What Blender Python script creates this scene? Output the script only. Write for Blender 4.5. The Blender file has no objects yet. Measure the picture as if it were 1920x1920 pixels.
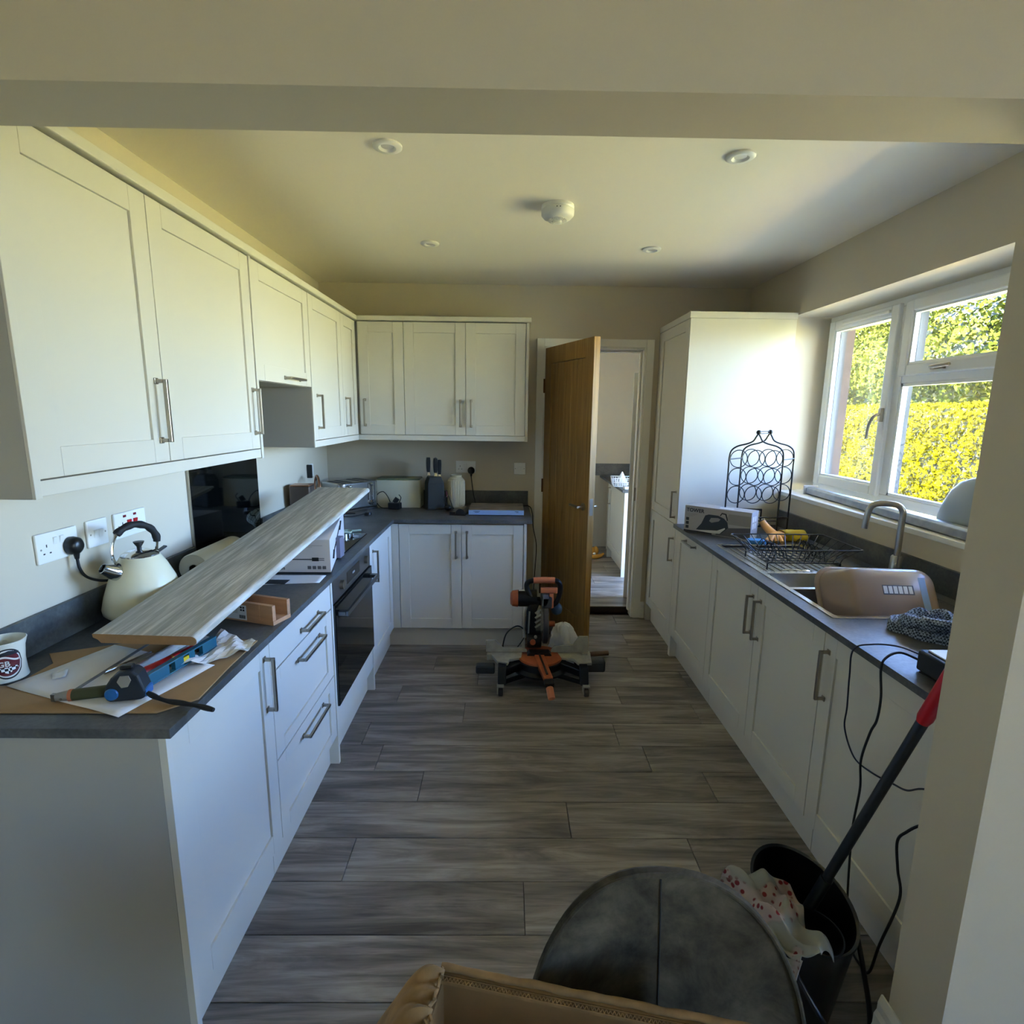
import bpy, bmesh, math, random
import numpy as np
from math import pi, sin, cos, radians as rad
from mathutils import Vector, Matrix, Euler
random.seed(7); np.random.seed(7)
SC = bpy.context.scene
COL = SC.collection

# ---------------------------------------------------------------- camera
YAW, PITCH, ROLL = 0.0117, 0.1805, 0.0120
cam = bpy.data.cameras.new('camera'); camo = bpy.data.objects.new('camera', cam); COL.objects.link(camo)
cam.sensor_width = 36; cam.lens = 36 * 1015.2 / 1920; cam.clip_start = 0.02; cam.clip_end = 200
_F = Vector((sin(YAW) * cos(PITCH), cos(YAW) * cos(PITCH), -sin(PITCH)))
_R = Vector((cos(YAW), -sin(YAW), 0)); _U = _R.cross(_F)
_R2 = _R * cos(ROLL) + _U * sin(ROLL); _U2 = -_R * sin(ROLL) + _U * cos(ROLL)
m = Matrix((_R2, _U2, -_F)).transposed().to_4x4(); m.translation = (1.3403, -4.0694, 1.5815)
camo.matrix_world = m
SC.camera = camo

# ---------------------------------------------------------------- world, sun, exposure
w = bpy.data.worlds.new('sky'); SC.world = w; w.use_nodes = True
nt = w.node_tree; nt.nodes.clear()
sky = nt.nodes.new('ShaderNodeTexSky'); sky.sky_type = 'NISHITA'; sky.sun_disc = False
sky.sun_elevation = rad(50); sky.sun_rotation = rad(250); sky.air_density = 1.0; sky.dust_density = 0.6
bg = nt.nodes.new('ShaderNodeBackground'); bg.inputs['Strength'].default_value = 0.85
wo = nt.nodes.new('ShaderNodeOutputWorld')
tint = nt.nodes.new('ShaderNodeMix'); tint.data_type = 'RGBA'; tint.blend_type = 'MULTIPLY'; tint.inputs[0].default_value = 1
tint.inputs[7].default_value = (.78, .95, 1.32, 1)     # camera white balance of the blue sky
nt.links.new(sky.outputs[0], tint.inputs[6]); nt.links.new(tint.outputs[2], bg.inputs[0]); nt.links.new(bg.outputs[0], wo.inputs[0])
sun = bpy.data.lights.new('sun', 'SUN'); sun.energy = 27; sun.angle = rad(0.6); sun.color = (1, .95, .84)
suno = bpy.data.objects.new('sun', sun); COL.objects.link(suno)
suno.rotation_euler = (Vector((-.62, -.28, .80))).to_track_quat('Z', 'Y').to_euler()
SC.view_settings.view_transform = 'Standard'; SC.view_settings.look = 'None'
SC.view_settings.gamma = 1; SC.view_settings.use_curve_mapping = False
SC.view_settings.exposure = 3.18
cy = SC.cycles
cy.use_denoising = True; cy.use_adaptive_sampling = True; cy.adaptive_threshold = .02; cy.max_bounces = 9; cy.diffuse_bounces = 5; cy.glossy_bounces = 4
cy.transmission_bounces = 8; cy.transparent_max_bounces = 12; cy.sample_clamp_indirect = 6
cy.caustics_reflective = False; cy.caustics_refractive = False

def portal(name, loc, rot, sx, sy):
    l = bpy.data.lights.new(name, 'AREA'); l.shape = 'RECTANGLE'; l.size = sx; l.size_y = sy
    l.cycles.is_portal = True
    o = bpy.data.objects.new(name, l); COL.objects.link(o); o.location = loc; o.rotation_euler = rot
# the window, the dining room glazing and the utility door let the daylight in
portal('window_portal', (3.40, -1.62, 1.65), (0, rad(90), 0), 1.15, 2.1)
portal('dining_window_portal', (4.36, -5.78, 1.25), (0, rad(90), 0), 2.2, .85)
portal('utility_door_portal', (3.36, .48, 1.05), (0, rad(90), 0), 2.0, .75)

# ---------------------------------------------------------------- materials
def S(h):
    if isinstance(h, (tuple, list)): return tuple(h) + ((1,) if len(h) == 3 else ())
    h = h.lstrip('#'); c = [int(h[i:i + 2], 16) / 255 for i in (0, 2, 4)]
    return tuple(x / 12.92 if x <= .04045 else ((x + .055) / 1.055) ** 2.4 for x in c) + (1,)
class N:
    def __init__(s, name):
        s.m = bpy.data.materials.new(name); s.m.use_nodes = True; s.t = s.m.node_tree
        s.b = s.t.nodes['Principled BSDF']
    def n(s, ty, **k):
        x = s.t.nodes.new(ty)
        for a, v in k.items():
            if a.startswith('i_'):
                key = a[2:]; key = int(key) if key.isdigit() else key.replace('_', ' ')
                x.inputs[key].default_value = v
            else: setattr(x, a, v)
        return x
    def l(s, a, b): s.t.links.new(a, b)
    def ramp(s, fac, stops):
        r = s.n('ShaderNodeValToRGB'); e = r.color_ramp.elements
        while len(e) < len(stops): e.new(.5)
        for k, (p, c) in zip(e, stops): k.position = p; k.color = S(c)
        s.l(fac, r.inputs[0]); return r.outputs[0]
def mat(name, col, rough=.5, metal=0., bump=0., bs=40., var=0., vs=6., emit=None, spec=.5, coat=0., trans=0., alpha=1., sheen=0., stretch=None, col2=None):
    g = N(name); b = g.b
    b.inputs['Base Color'].default_value = S(col); b.inputs['Roughness'].default_value = rough
    b.inputs['Metallic'].default_value = metal; b.inputs['Specular IOR Level'].default_value = spec
    b.inputs['Coat Weight'].default_value = coat; b.inputs['Transmission Weight'].default_value = trans
    b.inputs['Alpha'].default_value = alpha; b.inputs['Sheen Weight'].default_value = sheen
    if bump or var or col2:
        tc = g.n('ShaderNodeTexCoord'); src = tc.outputs['Object']
        if stretch:
            mp = g.n('ShaderNodeMapping'); mp.inputs['Scale'].default_value = stretch; g.l(src, mp.inputs[0]); src = mp.outputs[0]
    if bump:
        no = g.n('ShaderNodeTexNoise', i_Scale=bs, i_Detail=4.); g.l(src, no.inputs['Vector'])
        bp = g.n('ShaderNodeBump', i_Strength=bump, i_Distance=.002); g.l(no.outputs[0], bp.inputs['Height']); g.l(bp.outputs[0], b.inputs['Normal'])
    if var or col2:
        no = g.n('ShaderNodeTexNoise', i_Scale=vs, i_Detail=6.); g.l(src, no.inputs['Vector'])
        c = S(col); a2 = S(col2) if col2 else tuple(min(1, x * (1 - var)) for x in c[:3]) + (1,)
        mx = g.ramp(no.outputs[0], [(.35, a2[:3]), (.65, c[:3])]); g.l(mx, b.inputs['Base Color'])
    return g.m
M = {}
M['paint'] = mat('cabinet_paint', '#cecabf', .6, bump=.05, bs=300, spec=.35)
M['panel_shaded'] = mat('end_panel_shaded', '#a3a098', .5, bump=.05, bs=300)  # cabinet paint darkened for panels turned from the window; shade in the colour
M['carcass'] = mat('carcass_grey', '#bfbdb4', .5)
M['wall'] = mat('wall_emulsion', '#c6bca8', .75, bump=.06, bs=220)
M['ceil'] = mat('ceiling_emulsion', '#e4ddd0', .85, bump=.05, bs=180)
M['white_gloss'] = mat('white_gloss', '#e6e4de', .3)
M['upvc'] = mat('white_upvc', '#e9e9e8', .28)
M['plastic_w'] = mat('white_plastic', '#e4e2dc', .3)
M['black_pl'] = mat('black_plastic', '#111112', .35)
M['black_m'] = mat('matt_black', '#17181a', .6)
M['rubber'] = mat('black_rubber', '#141415', .7)
M['nickel'] = mat('brushed_nickel', '#a39a8c', .32, 1.)
M['chrome'] = mat('chrome', '#d9dadb', .08, 1.)
M['steel'] = mat('stainless_steel', '#b5b3ae', .27, 1., bump=.03, bs=60, stretch=(1, 30, 1))
M['black_glass'] = mat('black_glass', '#050606', .04, spec=.7)
M['red_pl'] = mat('red_plastic', '#b3141e', .35)
M['cream'] = mat('cream_enamel', '#e3dcbf', .25)
M['card'] = mat('cardboard', '#86683f', .8, var=.18, vs=14, bump=.15, bs=90)
M['card2'] = mat('cardboard_torn', '#97774c', .85, var=.3, vs=30, bump=.3, bs=120)
M['mdf'] = mat('mdf', '#9a7650', .8, var=.1, vs=50)
M['paper'] = mat('paper', '#dcd9d6', .8)
M['wood_l'] = mat('beech_wood', '#c08f68', .6, var=.2, vs=8, stretch=(1, 8, 8))
M['orange'] = mat('orange_paint', '#a4532f', .5, var=.15, vs=40)
M['orange_l'] = mat('orange_rubber', '#b86a48', .55)
M['cast'] = mat('cast_aluminium', '#a9a69a', .5, .25, var=.2, vs=25)
M['iron'] = mat('black_iron', '#0d0c0d', .4, .3)
M['grey_d'] = mat('dark_grey', '#2b2d2f', .5)
M['mop'] = mat('mop_pole_grey', '#23262b', .35)
M['teal'] = mat('teal_metal', '#16566c', .35)
M['blue'] = mat('blue_plastic', '#1c5c98', .35)
M['navy'] = mat('navy_rubber', '#161d26', .5)
M['olive'] = mat('olive_grip', '#3c3f22', .6, bump=.4, bs=400)
M['glove_o'] = mat('glove_peach', '#e0a45a', .5)
M['glove_y'] = mat('glove_yellow', '#cdb21c', .45)
M['label_w'] = mat('label_white', '#d8d6d2', .5)
M['label_g'] = mat('label_grey', '#8c8880', .5)
M['ink'] = mat('black_ink', '#18181a', .6)
M['light_g'] = mat('pale_grey_plastic', '#9aa7b4', .35)
M['dark_brown'] = mat('dark_wood', '#2e1a12', .5)
M['brass'] = mat('hinge_bronze', '#6b4a2c', .45, .8)
M['dsteel'] = mat('dark_steel', '#7d7d7d', .3, .9)
M['dsteel2'] = mat('handle_steel', '#6f7072', .28, .95)
M['dark_grip'] = mat('dark_grip', '#3c3c40', .4)
M['nickel2'] = mat('brushed_steel_tap', '#a8a49c', .28, 1.)
M['wire'] = mat('dark_wire', '#1b1d24', .3, .5)
M['sponge'] = mat('blue_sponge', '#3f7cab', .9, bump=.6, bs=300)
M['cabblue'] = mat('dark_cable', '#14142a', .5)
M['ironcard'] = mat('iron_box_card', '#a8a19c', .45)
M['signcream'] = mat('sign_cream', '#d3cdb4', .6)
M['foil'] = mat('foil_strip', '#a3a9ae', .32, .6, bump=.4, bs=30, var=.25, vs=20)
M['bucket'] = mat('black_bucket', '#0c0d10', .3)
M['guard'] = mat('guard_grey', '#3c3c44', .35, .5)
M['lasergrey'] = mat('laser_grey', '#777a85', .4, .5)
M['bluegrey'] = mat('blue_grey', '#3d5266', .5)
M['bagwhite'] = mat('bag_white', '#dcdcda', .45)
M['dowel'] = mat('dowel_wood', '#7a5c3e', .6, var=.2, vs=20)
M['toy'] = mat('toy_yellow', '#d99a3a', .8)
M['gasket_shade'] = mat('gasket_shade_grey', '#3a3c42', .6)  # gasket plus shaded outer side of the frame, that shade painted dark
M['brickskin'] = mat('red_brown_brick', '#5a4740', .9, var=.3, vs=12)
M['card3'] = mat('cardboard_sheet', '#a5835a', .8, var=.15, vs=10)
M['neon'] = mat('neon_red', '#6d0f1c', .3)
M['mugwhite'] = mat('mug_glaze', '#d9d6c8', .15)
M['maroon'] = mat('maroon_print', '#5c1420', .4)
M['brass2'] = mat('brass', '#c79a4a', .3, .9)
M['nosing'] = mat('white_primer', '#d9d7d0', .5, col2='#a8a394', vs=45, stretch=(1, .12, 1), bump=.3, bs=60)
M['creampaper'] = mat('cream_paper', '#d8d2c0', .8)
M['cartw'] = mat('carton_white', '#cdc6c4', .6)
M['label_d'] = mat('print_grey', '#5d5a5c', .6)
M['lilac'] = mat('lilac_card', '#6f6c7c', .6)
M['palegreen'] = mat('pale_green_glaze', '#b9c9b6', .25)
M['brownmetal'] = mat('brown_tin', '#5d5048', .35, .5)
M['copper'] = mat('copper', '#a8795a', .3, .9)
M['smoked'] = mat('smoked_glass', '#6f6660', .08, .6, spec=.8)
M['creambin'] = mat('cream_bin', '#c9c8b4', .4)
M['sage'] = mat('sage_lid', '#69735a', .45)
M['blockgrey'] = mat('block_black', '#1c2020', .5)
M['creamceram'] = mat('cream_ceramic', '#d6cfb4', .25)
M['skyblue'] = mat('sky_blue_card', '#8aa9d6', .5)
M['picture'] = mat('printed_scene', '#9b8a78', .35, col2='#4f4a44', vs=9, stretch=(1, 2.5, 1))
M['lens'] = mat('lamp_lens', '#c7c5bf', .15, spec=.8)

def glass_mat(name, tint=(1, 1, 1), rough=0.0):
    g = N(name); b = g.b
    tr = g.n('ShaderNodeBsdfTransparent'); tr.inputs[0].default_value = tint + (1,)
    gl = g.n('ShaderNodeBsdfGlossy', i_Roughness=rough)
    fr = g.n('ShaderNodeLayerWeight', i_Blend=.25); mf = g.n('ShaderNodeMath', operation='MULTIPLY_ADD', i_1=.3, i_2=.03)
    g.l(fr.outputs['Facing'], mf.inputs[0])
    mx = g.n('ShaderNodeMixShader'); g.l(mf.outputs[0], mx.inputs[0]); g.l(tr.outputs[0], mx.inputs[1]); g.l(gl.outputs[0], mx.inputs[2])
    g.l(mx.outputs[0], g.t.nodes['Material Output'].inputs[0]); return g.m
M['pane'] = glass_mat('window_glass', (.97, .98, .98))
M['clear'] = glass_mat('clear_plastic', (.75, .75, .73), .1)

def floor_mat():
    g = N('grey_oak_laminate'); b = g.b
    tc = g.n('ShaderNodeTexCoord'); oi = g.n('ShaderNodeObjectInfo')
    mu = g.n('ShaderNodeMath', operation='MULTIPLY', i_1=37.); g.l(oi.outputs['Random'], mu.inputs[0])
    cb = g.n('ShaderNodeCombineXYZ'); g.l(mu.outputs[0], cb.inputs[0]); g.l(mu.outputs[0], cb.inputs[1])
    ad = g.n('ShaderNodeVectorMath', operation='ADD'); g.l(tc.outputs['Object'], ad.inputs[0]); g.l(cb.outputs[0], ad.inputs[1])
    mp = g.n('ShaderNodeMapping'); mp.inputs['Scale'].default_value = (1.0, 8, 1); g.l(ad.outputs[0], mp.inputs[0])
    n1 = g.n('ShaderNodeTexNoise', i_Scale=1.7, i_Detail=9., i_Roughness=.62, i_Distortion=.9); g.l(mp.outputs[0], n1.inputs[0])
    mp2 = g.n('ShaderNodeMapping'); mp2.inputs['Scale'].default_value = (2.2, 42, 1); g.l(ad.outputs[0], mp2.inputs[0])
    n2 = g.n('ShaderNodeTexNoise', i_Scale=1.5, i_Detail=5., i_Distortion=1.2); g.l(mp2.outputs[0], n2.inputs[0])
    mp3 = g.n('ShaderNodeMapping'); mp3.inputs['Scale'].default_value = (2.2, 7, 1); g.l(ad.outputs[0], mp3.inputs[0])
    vo = g.n('ShaderNodeTexVoronoi', i_Scale=1.3); g.l(mp3.outputs[0], vo.inputs[0])
    kn = g.ramp(vo.outputs['Distance'], [(.0, (.3, .3, .3)), (.09, (1, 1, 1))])
    base = g.ramp(n1.outputs[0], [(.30, '#4f4943'), (.48, '#7b736a'), (.66, '#a0988d')])
    fine = g.ramp(n2.outputs[0], [(.32, (.60, .59, .58)), (.50, (1, 1, 1))])
    m1 = g.n('ShaderNodeMix', data_type='RGBA', blend_type='MULTIPLY'); m1.inputs[0].default_value = .75
    g.l(base, m1.inputs[6]); g.l(fine, m1.inputs[7])
    m2 = g.n('ShaderNodeMix', data_type='RGBA', blend_type='MULTIPLY'); m2.inputs[0].default_value = .55
    g.l(m1.outputs[2], m2.inputs[6]); g.l(kn, m2.inputs[7])
    hs = g.n('ShaderNodeHueSaturation'); rr = g.n('ShaderNodeMapRange', i_3=.86, i_4=1.12); g.l(oi.outputs['Random'], rr.inputs[0])
    g.l(rr.outputs[0], hs.inputs['Value']); g.l(m2.outputs[2], hs.inputs['Color']); g.l(hs.outputs[0], b.inputs['Base Color'])
    b.inputs['Roughness'].default_value = .42
    bp = g.n('ShaderNodeBump', i_Strength=.25, i_Distance=.0015); g.l(n2.outputs[0], bp.inputs['Height']); g.l(bp.outputs[0], b.inputs['Normal'])
    return g.m
M['floor'] = floor_mat()
def tub_mat():
    g = N('brown_translucent'); g.b.inputs['Base Color'].default_value = S('#b39e8d'); g.b.inputs['Roughness'].default_value = .22
    tl = g.n('ShaderNodeBsdfTranslucent'); tl.inputs[0].default_value = S('#b8a392')
    mx = g.n('ShaderNodeMixShader'); mx.inputs[0].default_value = .35
    g.l(g.b.outputs[0], mx.inputs[1]); g.l(tl.outputs[0], mx.inputs[2]); g.l(mx.outputs[0], g.t.nodes['Material Output'].inputs[0]); return g.m
M['tub'] = tub_mat()
def oak_mat():
    g = N('oak_veneer'); tc = g.n('ShaderNodeTexCoord')
    mp = g.n('ShaderNodeMapping'); mp.inputs['Scale'].default_value = (22, 22, 1.2); g.l(tc.outputs['Object'], mp.inputs[0])
    n = g.n('ShaderNodeTexNoise', i_Scale=2.2, i_Detail=8., i_Distortion=.5); g.l(mp.outputs[0], n.inputs[0])
    c = g.ramp(n.outputs[0], [(.3, '#7d5c2c'), (.55, '#99743d'), (.75, '#ab864c')]); g.l(c, g.b.inputs['Base Color'])
    g.b.inputs['Roughness'].default_value = .4; return g.m
M['oak'] = oak_mat()
def board_mat():
    g = N('primed_window_board'); tc = g.n('ShaderNodeTexCoord')
    mp = g.n('ShaderNodeMapping'); mp.inputs['Scale'].default_value = (26, 1.6, 1); g.l(tc.outputs['Object'], mp.inputs[0])
    n = g.n('ShaderNodeTexNoise', i_Scale=2.4, i_Detail=8., i_Roughness=.65, i_Distortion=.4); g.l(mp.outputs[0], n.inputs[0])
    c = g.ramp(n.outputs[0], [(.33, '#948f80'), (.5, '#aea897'), (.66, '#d6d0c1')]); g.l(c, g.b.inputs['Base Color'])
    g.b.inputs['Roughness'].default_value = .5; return g.m
M['board'] = board_mat()
def stone_mat():
    g = N('slate_laminate'); tc = g.n('ShaderNodeTexCoord')
    n = g.n('ShaderNodeTexNoise', i_Scale=5., i_Detail=8., i_Roughness=.6); g.l(tc.outputs['Object'], n.inputs[0])
    n2 = g.n('ShaderNodeTexNoise', i_Scale=90., i_Detail=3.); g.l(tc.outputs['Object'], n2.inputs[0])
    a = g.n('ShaderNodeMath', operation='MULTIPLY_ADD', i_1=.35, i_2=0.); g.l(n2.outputs[0], a.inputs[0]); g.l(n.outputs[0], a.inputs[2])
    c = g.ramp(a.outputs[0], [(.5, '#3a3b3a'), (.66, '#4b4c4b'), (.85, '#62625f')]); g.l(c, g.b.inputs['Base Color'])
    g.b.inputs['Roughness'].default_value = .45
    bp = g.n('ShaderNodeBump', i_Strength=.15, i_Distance=.001); g.l(n2.outputs[0], bp.inputs['Height']); g.l(bp.outputs[0], g.b.inputs['Normal'])
    return g.m
M['stone'] = stone_mat()
def suede_mat():
    g = N('distressed_suede'); tc = g.n('ShaderNodeTexCoord')
    n = g.n('ShaderNodeTexNoise', i_Scale=11., i_Detail=10., i_Roughness=.68, i_Distortion=.3); g.l(tc.outputs['Object'], n.inputs[0])
    c = g.ramp(n.outputs[0], [(.36, '#332f28'), (.52, '#4a463c'), (.68, '#605b4e')]); g.l(c, g.b.inputs['Base Color'])
    g.b.inputs['Roughness'].default_value = .9; g.b.inputs['Specular IOR Level'].default_value = .2
    bp = g.n('ShaderNodeBump', i_Strength=.3, i_Distance=.002); g.l(n.outputs[0], bp.inputs['Height']); g.l(bp.outputs[0], g.b.inputs['Normal'])
    return g.m
M['suede'] = suede_mat(); M['suededark'] = mat('suede_seam', '#26292a', .8)
def leaf_mat(name, a, b_, c_, sc=9.):
    g = N(name); tc = g.n('ShaderNodeTexCoord')
    n = g.n('ShaderNodeTexNoise', i_Scale=sc, i_Detail=4.); g.l(tc.outputs['Object'], n.inputs[0])
    c = g.ramp(n.outputs[0], [(.3, a), (.5, b_), (.7, c_)]); g.l(c, g.b.inputs['Base Color'])
    g.b.inputs['Roughness'].default_value = .7; g.b.inputs['Specular IOR Level'].default_value = 0; return g.m
M['hedge'] = leaf_mat('golden_privet', (.022, .02, .001), (.06, .052, .001), (.115, .096, .0015))
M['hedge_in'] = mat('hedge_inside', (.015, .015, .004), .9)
M['tree'] = leaf_mat('tree_leaves', (.014, .02, .004), (.04, .046, .006), (.10, .095, .010), 5.)
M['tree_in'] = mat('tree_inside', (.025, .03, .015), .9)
M['grass'] = leaf_mat('lawn', (.26, .24, .07), (.36, .33, .11), (.46, .42, .16), 30.)
def check_mat(name, c1, c2, sc):
    g = N(name); tc = g.n('ShaderNodeTexCoord')
    ch = g.n('ShaderNodeTexChecker', i_Scale=sc); ch.inputs['Color1'].default_value = S(c1); ch.inputs['Color2'].default_value = S(c2)
    g.l(tc.outputs['Object'], ch.inputs[0]); g.l(ch.outputs[0], g.b.inputs['Base Color']); g.b.inputs['Roughness'].default_value = .8
    return g.m
M['checks'] = check_mat('knit_blue', '#26303f', '#8f9db2', 160)
M['flag'] = check_mat('flag_check', '#141414', '#e8e8e8', 150)
def grid_mat():
    g = N('window_check_cloth'); tc = g.n('ShaderNodeTexCoord')
    b = g.n('ShaderNodeTexBrick', i_Scale=34., offset=0.); b.inputs['Color1'].default_value = S('#dcdcc4'); b.inputs['Color2'].default_value = S('#dcdcc4')
    b.inputs['Mortar'].default_value = S('#2f3a34'); b.inputs['Mortar Size'].default_value = .03; b.inputs['Brick Width'].default_value = .5; b.inputs['Row Height'].default_value = .5
    mp = g.n('ShaderNodeMapping'); mp.inputs['Rotation'].default_value = (.9, .4, .3); g.l(tc.outputs['Object'], mp.inputs[0])
    g.l(mp.outputs[0], b.inputs[0]); g.l(b.outputs[0], g.b.inputs['Base Color']); g.b.inputs['Roughness'].default_value = .85
    return g.m
M['grid'] = grid_mat()
def rag_mat():
    g = N('floral_rag'); tc = g.n('ShaderNodeTexCoord')
    v = g.n('ShaderNodeTexVoronoi', i_Scale=55.); g.l(tc.outputs['Object'], v.inputs[0])
    n = g.n('ShaderNodeTexNoise', i_Scale=9.); g.l(tc.outputs['Object'], n.inputs[0])
    dots = g.ramp(v.outputs['Distance'], [(.3, '#6e1218'), (.40, '#a0908a')])
    pl = g.ramp(n.outputs[0], [(.45, '#686a66'), (.6, '#8f8f86')])
    f = g.ramp(n.outputs[0], [(.53, (0, 0, 0)), (.57, (1, 1, 1))])
    mx = g.n('ShaderNodeMix', data_type='RGBA'); g.l(f, mx.inputs[0]); g.l(dots, mx.inputs[6]); g.l(pl, mx.inputs[7])
    g.l(mx.outputs[2], g.b.inputs['Base Color']); g.b.inputs['Roughness'].default_value = .9; return g.m
M['rag'] = rag_mat()

# ---------------------------------------------------------------- object helpers
WM = {}
def setp(o, label=None, cat=None, group=None, kind=None):
    for k, v in (('label', label), ('category', cat), ('group', group), ('kind', kind)):
        if v: o[k] = v
    return o
def thing(name, label, cat, loc=(0, 0, 0), rz=0., group=None):
    o = bpy.data.objects.new(name, None); COL.objects.link(o); o.empty_display_size = .05
    o.location = loc; o.rotation_euler = (0, 0, rz)
    WM[o.name] = Matrix.Translation(loc) @ Matrix.Rotation(rz, 4, 'Z')
    return setp(o, label, cat, group)
def copy_tree(o, loc=None, rz=None, label=None):
    c = o.copy(); COL.objects.link(c)
    if loc is not None: c.location = loc
    if rz is not None: c.rotation_euler = (0, 0, rz)
    if label: c['label'] = label
    for ch in list(o.children):
        d = ch.copy(); COL.objects.link(d); d.parent = c
        for g in list(ch.children):
            e = g.copy(); COL.objects.link(e); e.parent = d
    return c
class MB:
    def __init__(s): s.v = []; s.f = []; s.T = None
    def add(s, vs, fs):
        k = len(s.v)
        if s.T is not None: vs = [s.T @ Vector(p) for p in vs]
        s.v += [tuple(p) for p in vs]; s.f += [tuple(i + k for i in f) for f in fs]; return s
    def box(s, x0, x1, y0, y1, z0, z1):
        x0, x1 = sorted((x0, x1)); y0, y1 = sorted((y0, y1)); z0, z1 = sorted((z0, z1))
        return s.add([(x0, y0, z0), (x1, y0, z0), (x1, y1, z0), (x0, y1, z0), (x0, y0, z1), (x1, y0, z1), (x1, y1, z1), (x0, y1, z1)],
                     [(0, 3, 2, 1), (4, 5, 6, 7), (0, 1, 5, 4), (1, 2, 6, 5), (2, 3, 7, 6), (3, 0, 4, 7)])
    def bar(s, p, q, wd, h, up=(0, 0, 1)):           # rectangular bar from p to q
        p = Vector(p); q = Vector(q); d = (q - p).normalized(); u = Vector(up)
        if abs(d.dot(u)) > .98: u = Vector((0, 1, 0))
        a = d.cross(u).normalized() * wd / 2; b = d.cross(a).normalized() * h / 2
        return s.add([p - a - b, p + a - b, p + a + b, p - a + b, q - a - b, q + a - b, q + a + b, q - a + b],
                     [(0, 3, 2, 1), (4, 5, 6, 7), (0, 1, 5, 4), (1, 2, 6, 5), (2, 3, 7, 6), (3, 0, 4, 7)])
    def loft(s, rings, caps=True, closed=False):
        n = len(rings[0]); vs = [p for r in rings for p in r]; fs = []
        R_ = len(rings)
        for i in range(R_ if closed else R_ - 1):
            for j in range(n):
                a = i * n + j; b = i * n + (j + 1) % n; c = ((i + 1) % R_) * n + (j + 1) % n; d = ((i + 1) % R_) * n + j
                fs.append((a, b, c, d))
        if caps and not closed: fs += [tuple(range(n))[::-1], tuple(range((R_ - 1) * n, R_ * n))]
        return s.add(vs, fs)
    def cyl(s, p, q, r, n=20, r2=None):
        return s.tube([p, q], r, n, r2=r2)
    def tube(s, pts, r, n=8, r2=None, closed=False, caps=True):
        pts = [Vector(p) for p in pts]; L = len(pts); rings = []; up = None
        for i, p in enumerate(pts):
            if closed: d = (pts[(i + 1) % L] - pts[i - 1])
            else: d = pts[min(i + 1, L - 1)] - pts[max(i - 1, 0)]
            d.normalize()
            if up is None:
                up = Vector((0, 0, 1)) if abs(d.z) < .9 else Vector((1, 0, 0))
            a = d.cross(up)
            if a.length < 1e-4: a = d.cross(Vector((0, 1, 0)))
            a.normalize(); b = a.cross(d).normalized(); up = b
            rr = r(i / (L - 1)) if callable(r) else (r if r2 is None else r + (r2 - r) * i / (L - 1))
            rings.append([p + a * cos(2 * pi * k / n) * rr + b * sin(2 * pi * k / n) * rr for k in range(n)])
        return s.loft(rings, caps, closed)
    def lathe(s, prof, c=(0, 0, 0), n=32, sx=1., sy=1., R=None):
        rings = []
        for r, z in prof:
            rings.append([Vector((cos(2 * pi * k / n) * r * sx, sin(2 * pi * k / n) * r * sy, z)) for k in range(n)])
        R = R or Matrix.Identity(3); c = Vector(c)
        return s.loft([[R @ p + c for p in ring] for ring in rings])
    def ball(s, c, r, n=12, sc=(1, 1, 1), R=None):
        prof = [(max(1e-4, r * sin(pi * i / n)), -r * cos(pi * i / n)) for i in range(n + 1)]
        k = len(s.v); R = R or Matrix.Identity(3)
        rings = [[R @ Vector((cos(2 * pi * j / (2 * n)) * q * sc[0], sin(2 * pi * j / (2 * n)) * q * sc[1], z * sc[2])) + Vector(c) for j in range(2 * n)] for q, z in prof]
        return s.loft(rings)
    def prism(s, poly, fn, t0, t1):                  # poly (a,b) extruded along t ; fn(a,b,t)->xyz
        n = len(poly); vs = [fn(a, b, t0) for a, b in poly] + [fn(a, b, t1) for a, b in poly]
        fs = [tuple(range(n))[::-1], tuple(range(n, 2 * n))] + [(i, (i + 1) % n, n + (i + 1) % n, n + i) for i in range(n)]
        return s.add(vs, fs)
    def grid(s, fn, nu, nv, th=0.):
        vs = [Vector(fn(i / nu, j / nv)) for i in range(nu + 1) for j in range(nv + 1)]
        fs = [(i * (nv + 1) + j, (i + 1) * (nv + 1) + j, (i + 1) * (nv + 1) + j + 1, i * (nv + 1) + j + 1) for i in range(nu) for j in range(nv)]
        return s.add(vs, fs)
    def build(s, name, m_, parent=None, world=False, bevel=0., smooth=False, sub=0, solid=0., label=None, kind=None, seg=2):
        me = bpy.data.meshes.new(name)
        vs = s.v
        base = WM.get(parent.name, Matrix.Identity(4)) if parent else Matrix.Identity(4)
        if world and parent:
            inv = base.inverted(); vs = [tuple(inv @ Vector(p)) for p in vs]
        me.from_pydata(vs, [], s.f); me.materials.append(M[m_] if isinstance(m_, str) else m_)
        bm = bmesh.new(); bm.from_mesh(me); bmesh.ops.recalc_face_normals(bm, faces=bm.faces); bm.to_mesh(me); bm.free()
        if smooth:
            me.polygons.foreach_set('use_smooth', [True] * len(me.polygons))
        o = bpy.data.objects.new(name, me); COL.objects.link(o)
        if parent: o.parent = parent
        WM[o.name] = base
        if solid: mo = o.modifiers.new('solid', 'SOLIDIFY'); mo.thickness = solid; mo.offset = 0
        if bevel:
            mo = o.modifiers.new('bevel', 'BEVEL'); mo.width = bevel; mo.segments = seg; mo.limit_method = 'ANGLE'; mo.angle_limit = rad(35)
        if sub: mo = o.modifiers.new('sub', 'SUBSURF'); mo.levels = sub; mo.render_levels = sub
        if smooth and not sub:
            me.set_sharp_from_angle(angle=rad(40))
        if label: o['label'] = label
        if kind: o['kind'] = kind
        return o
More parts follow.
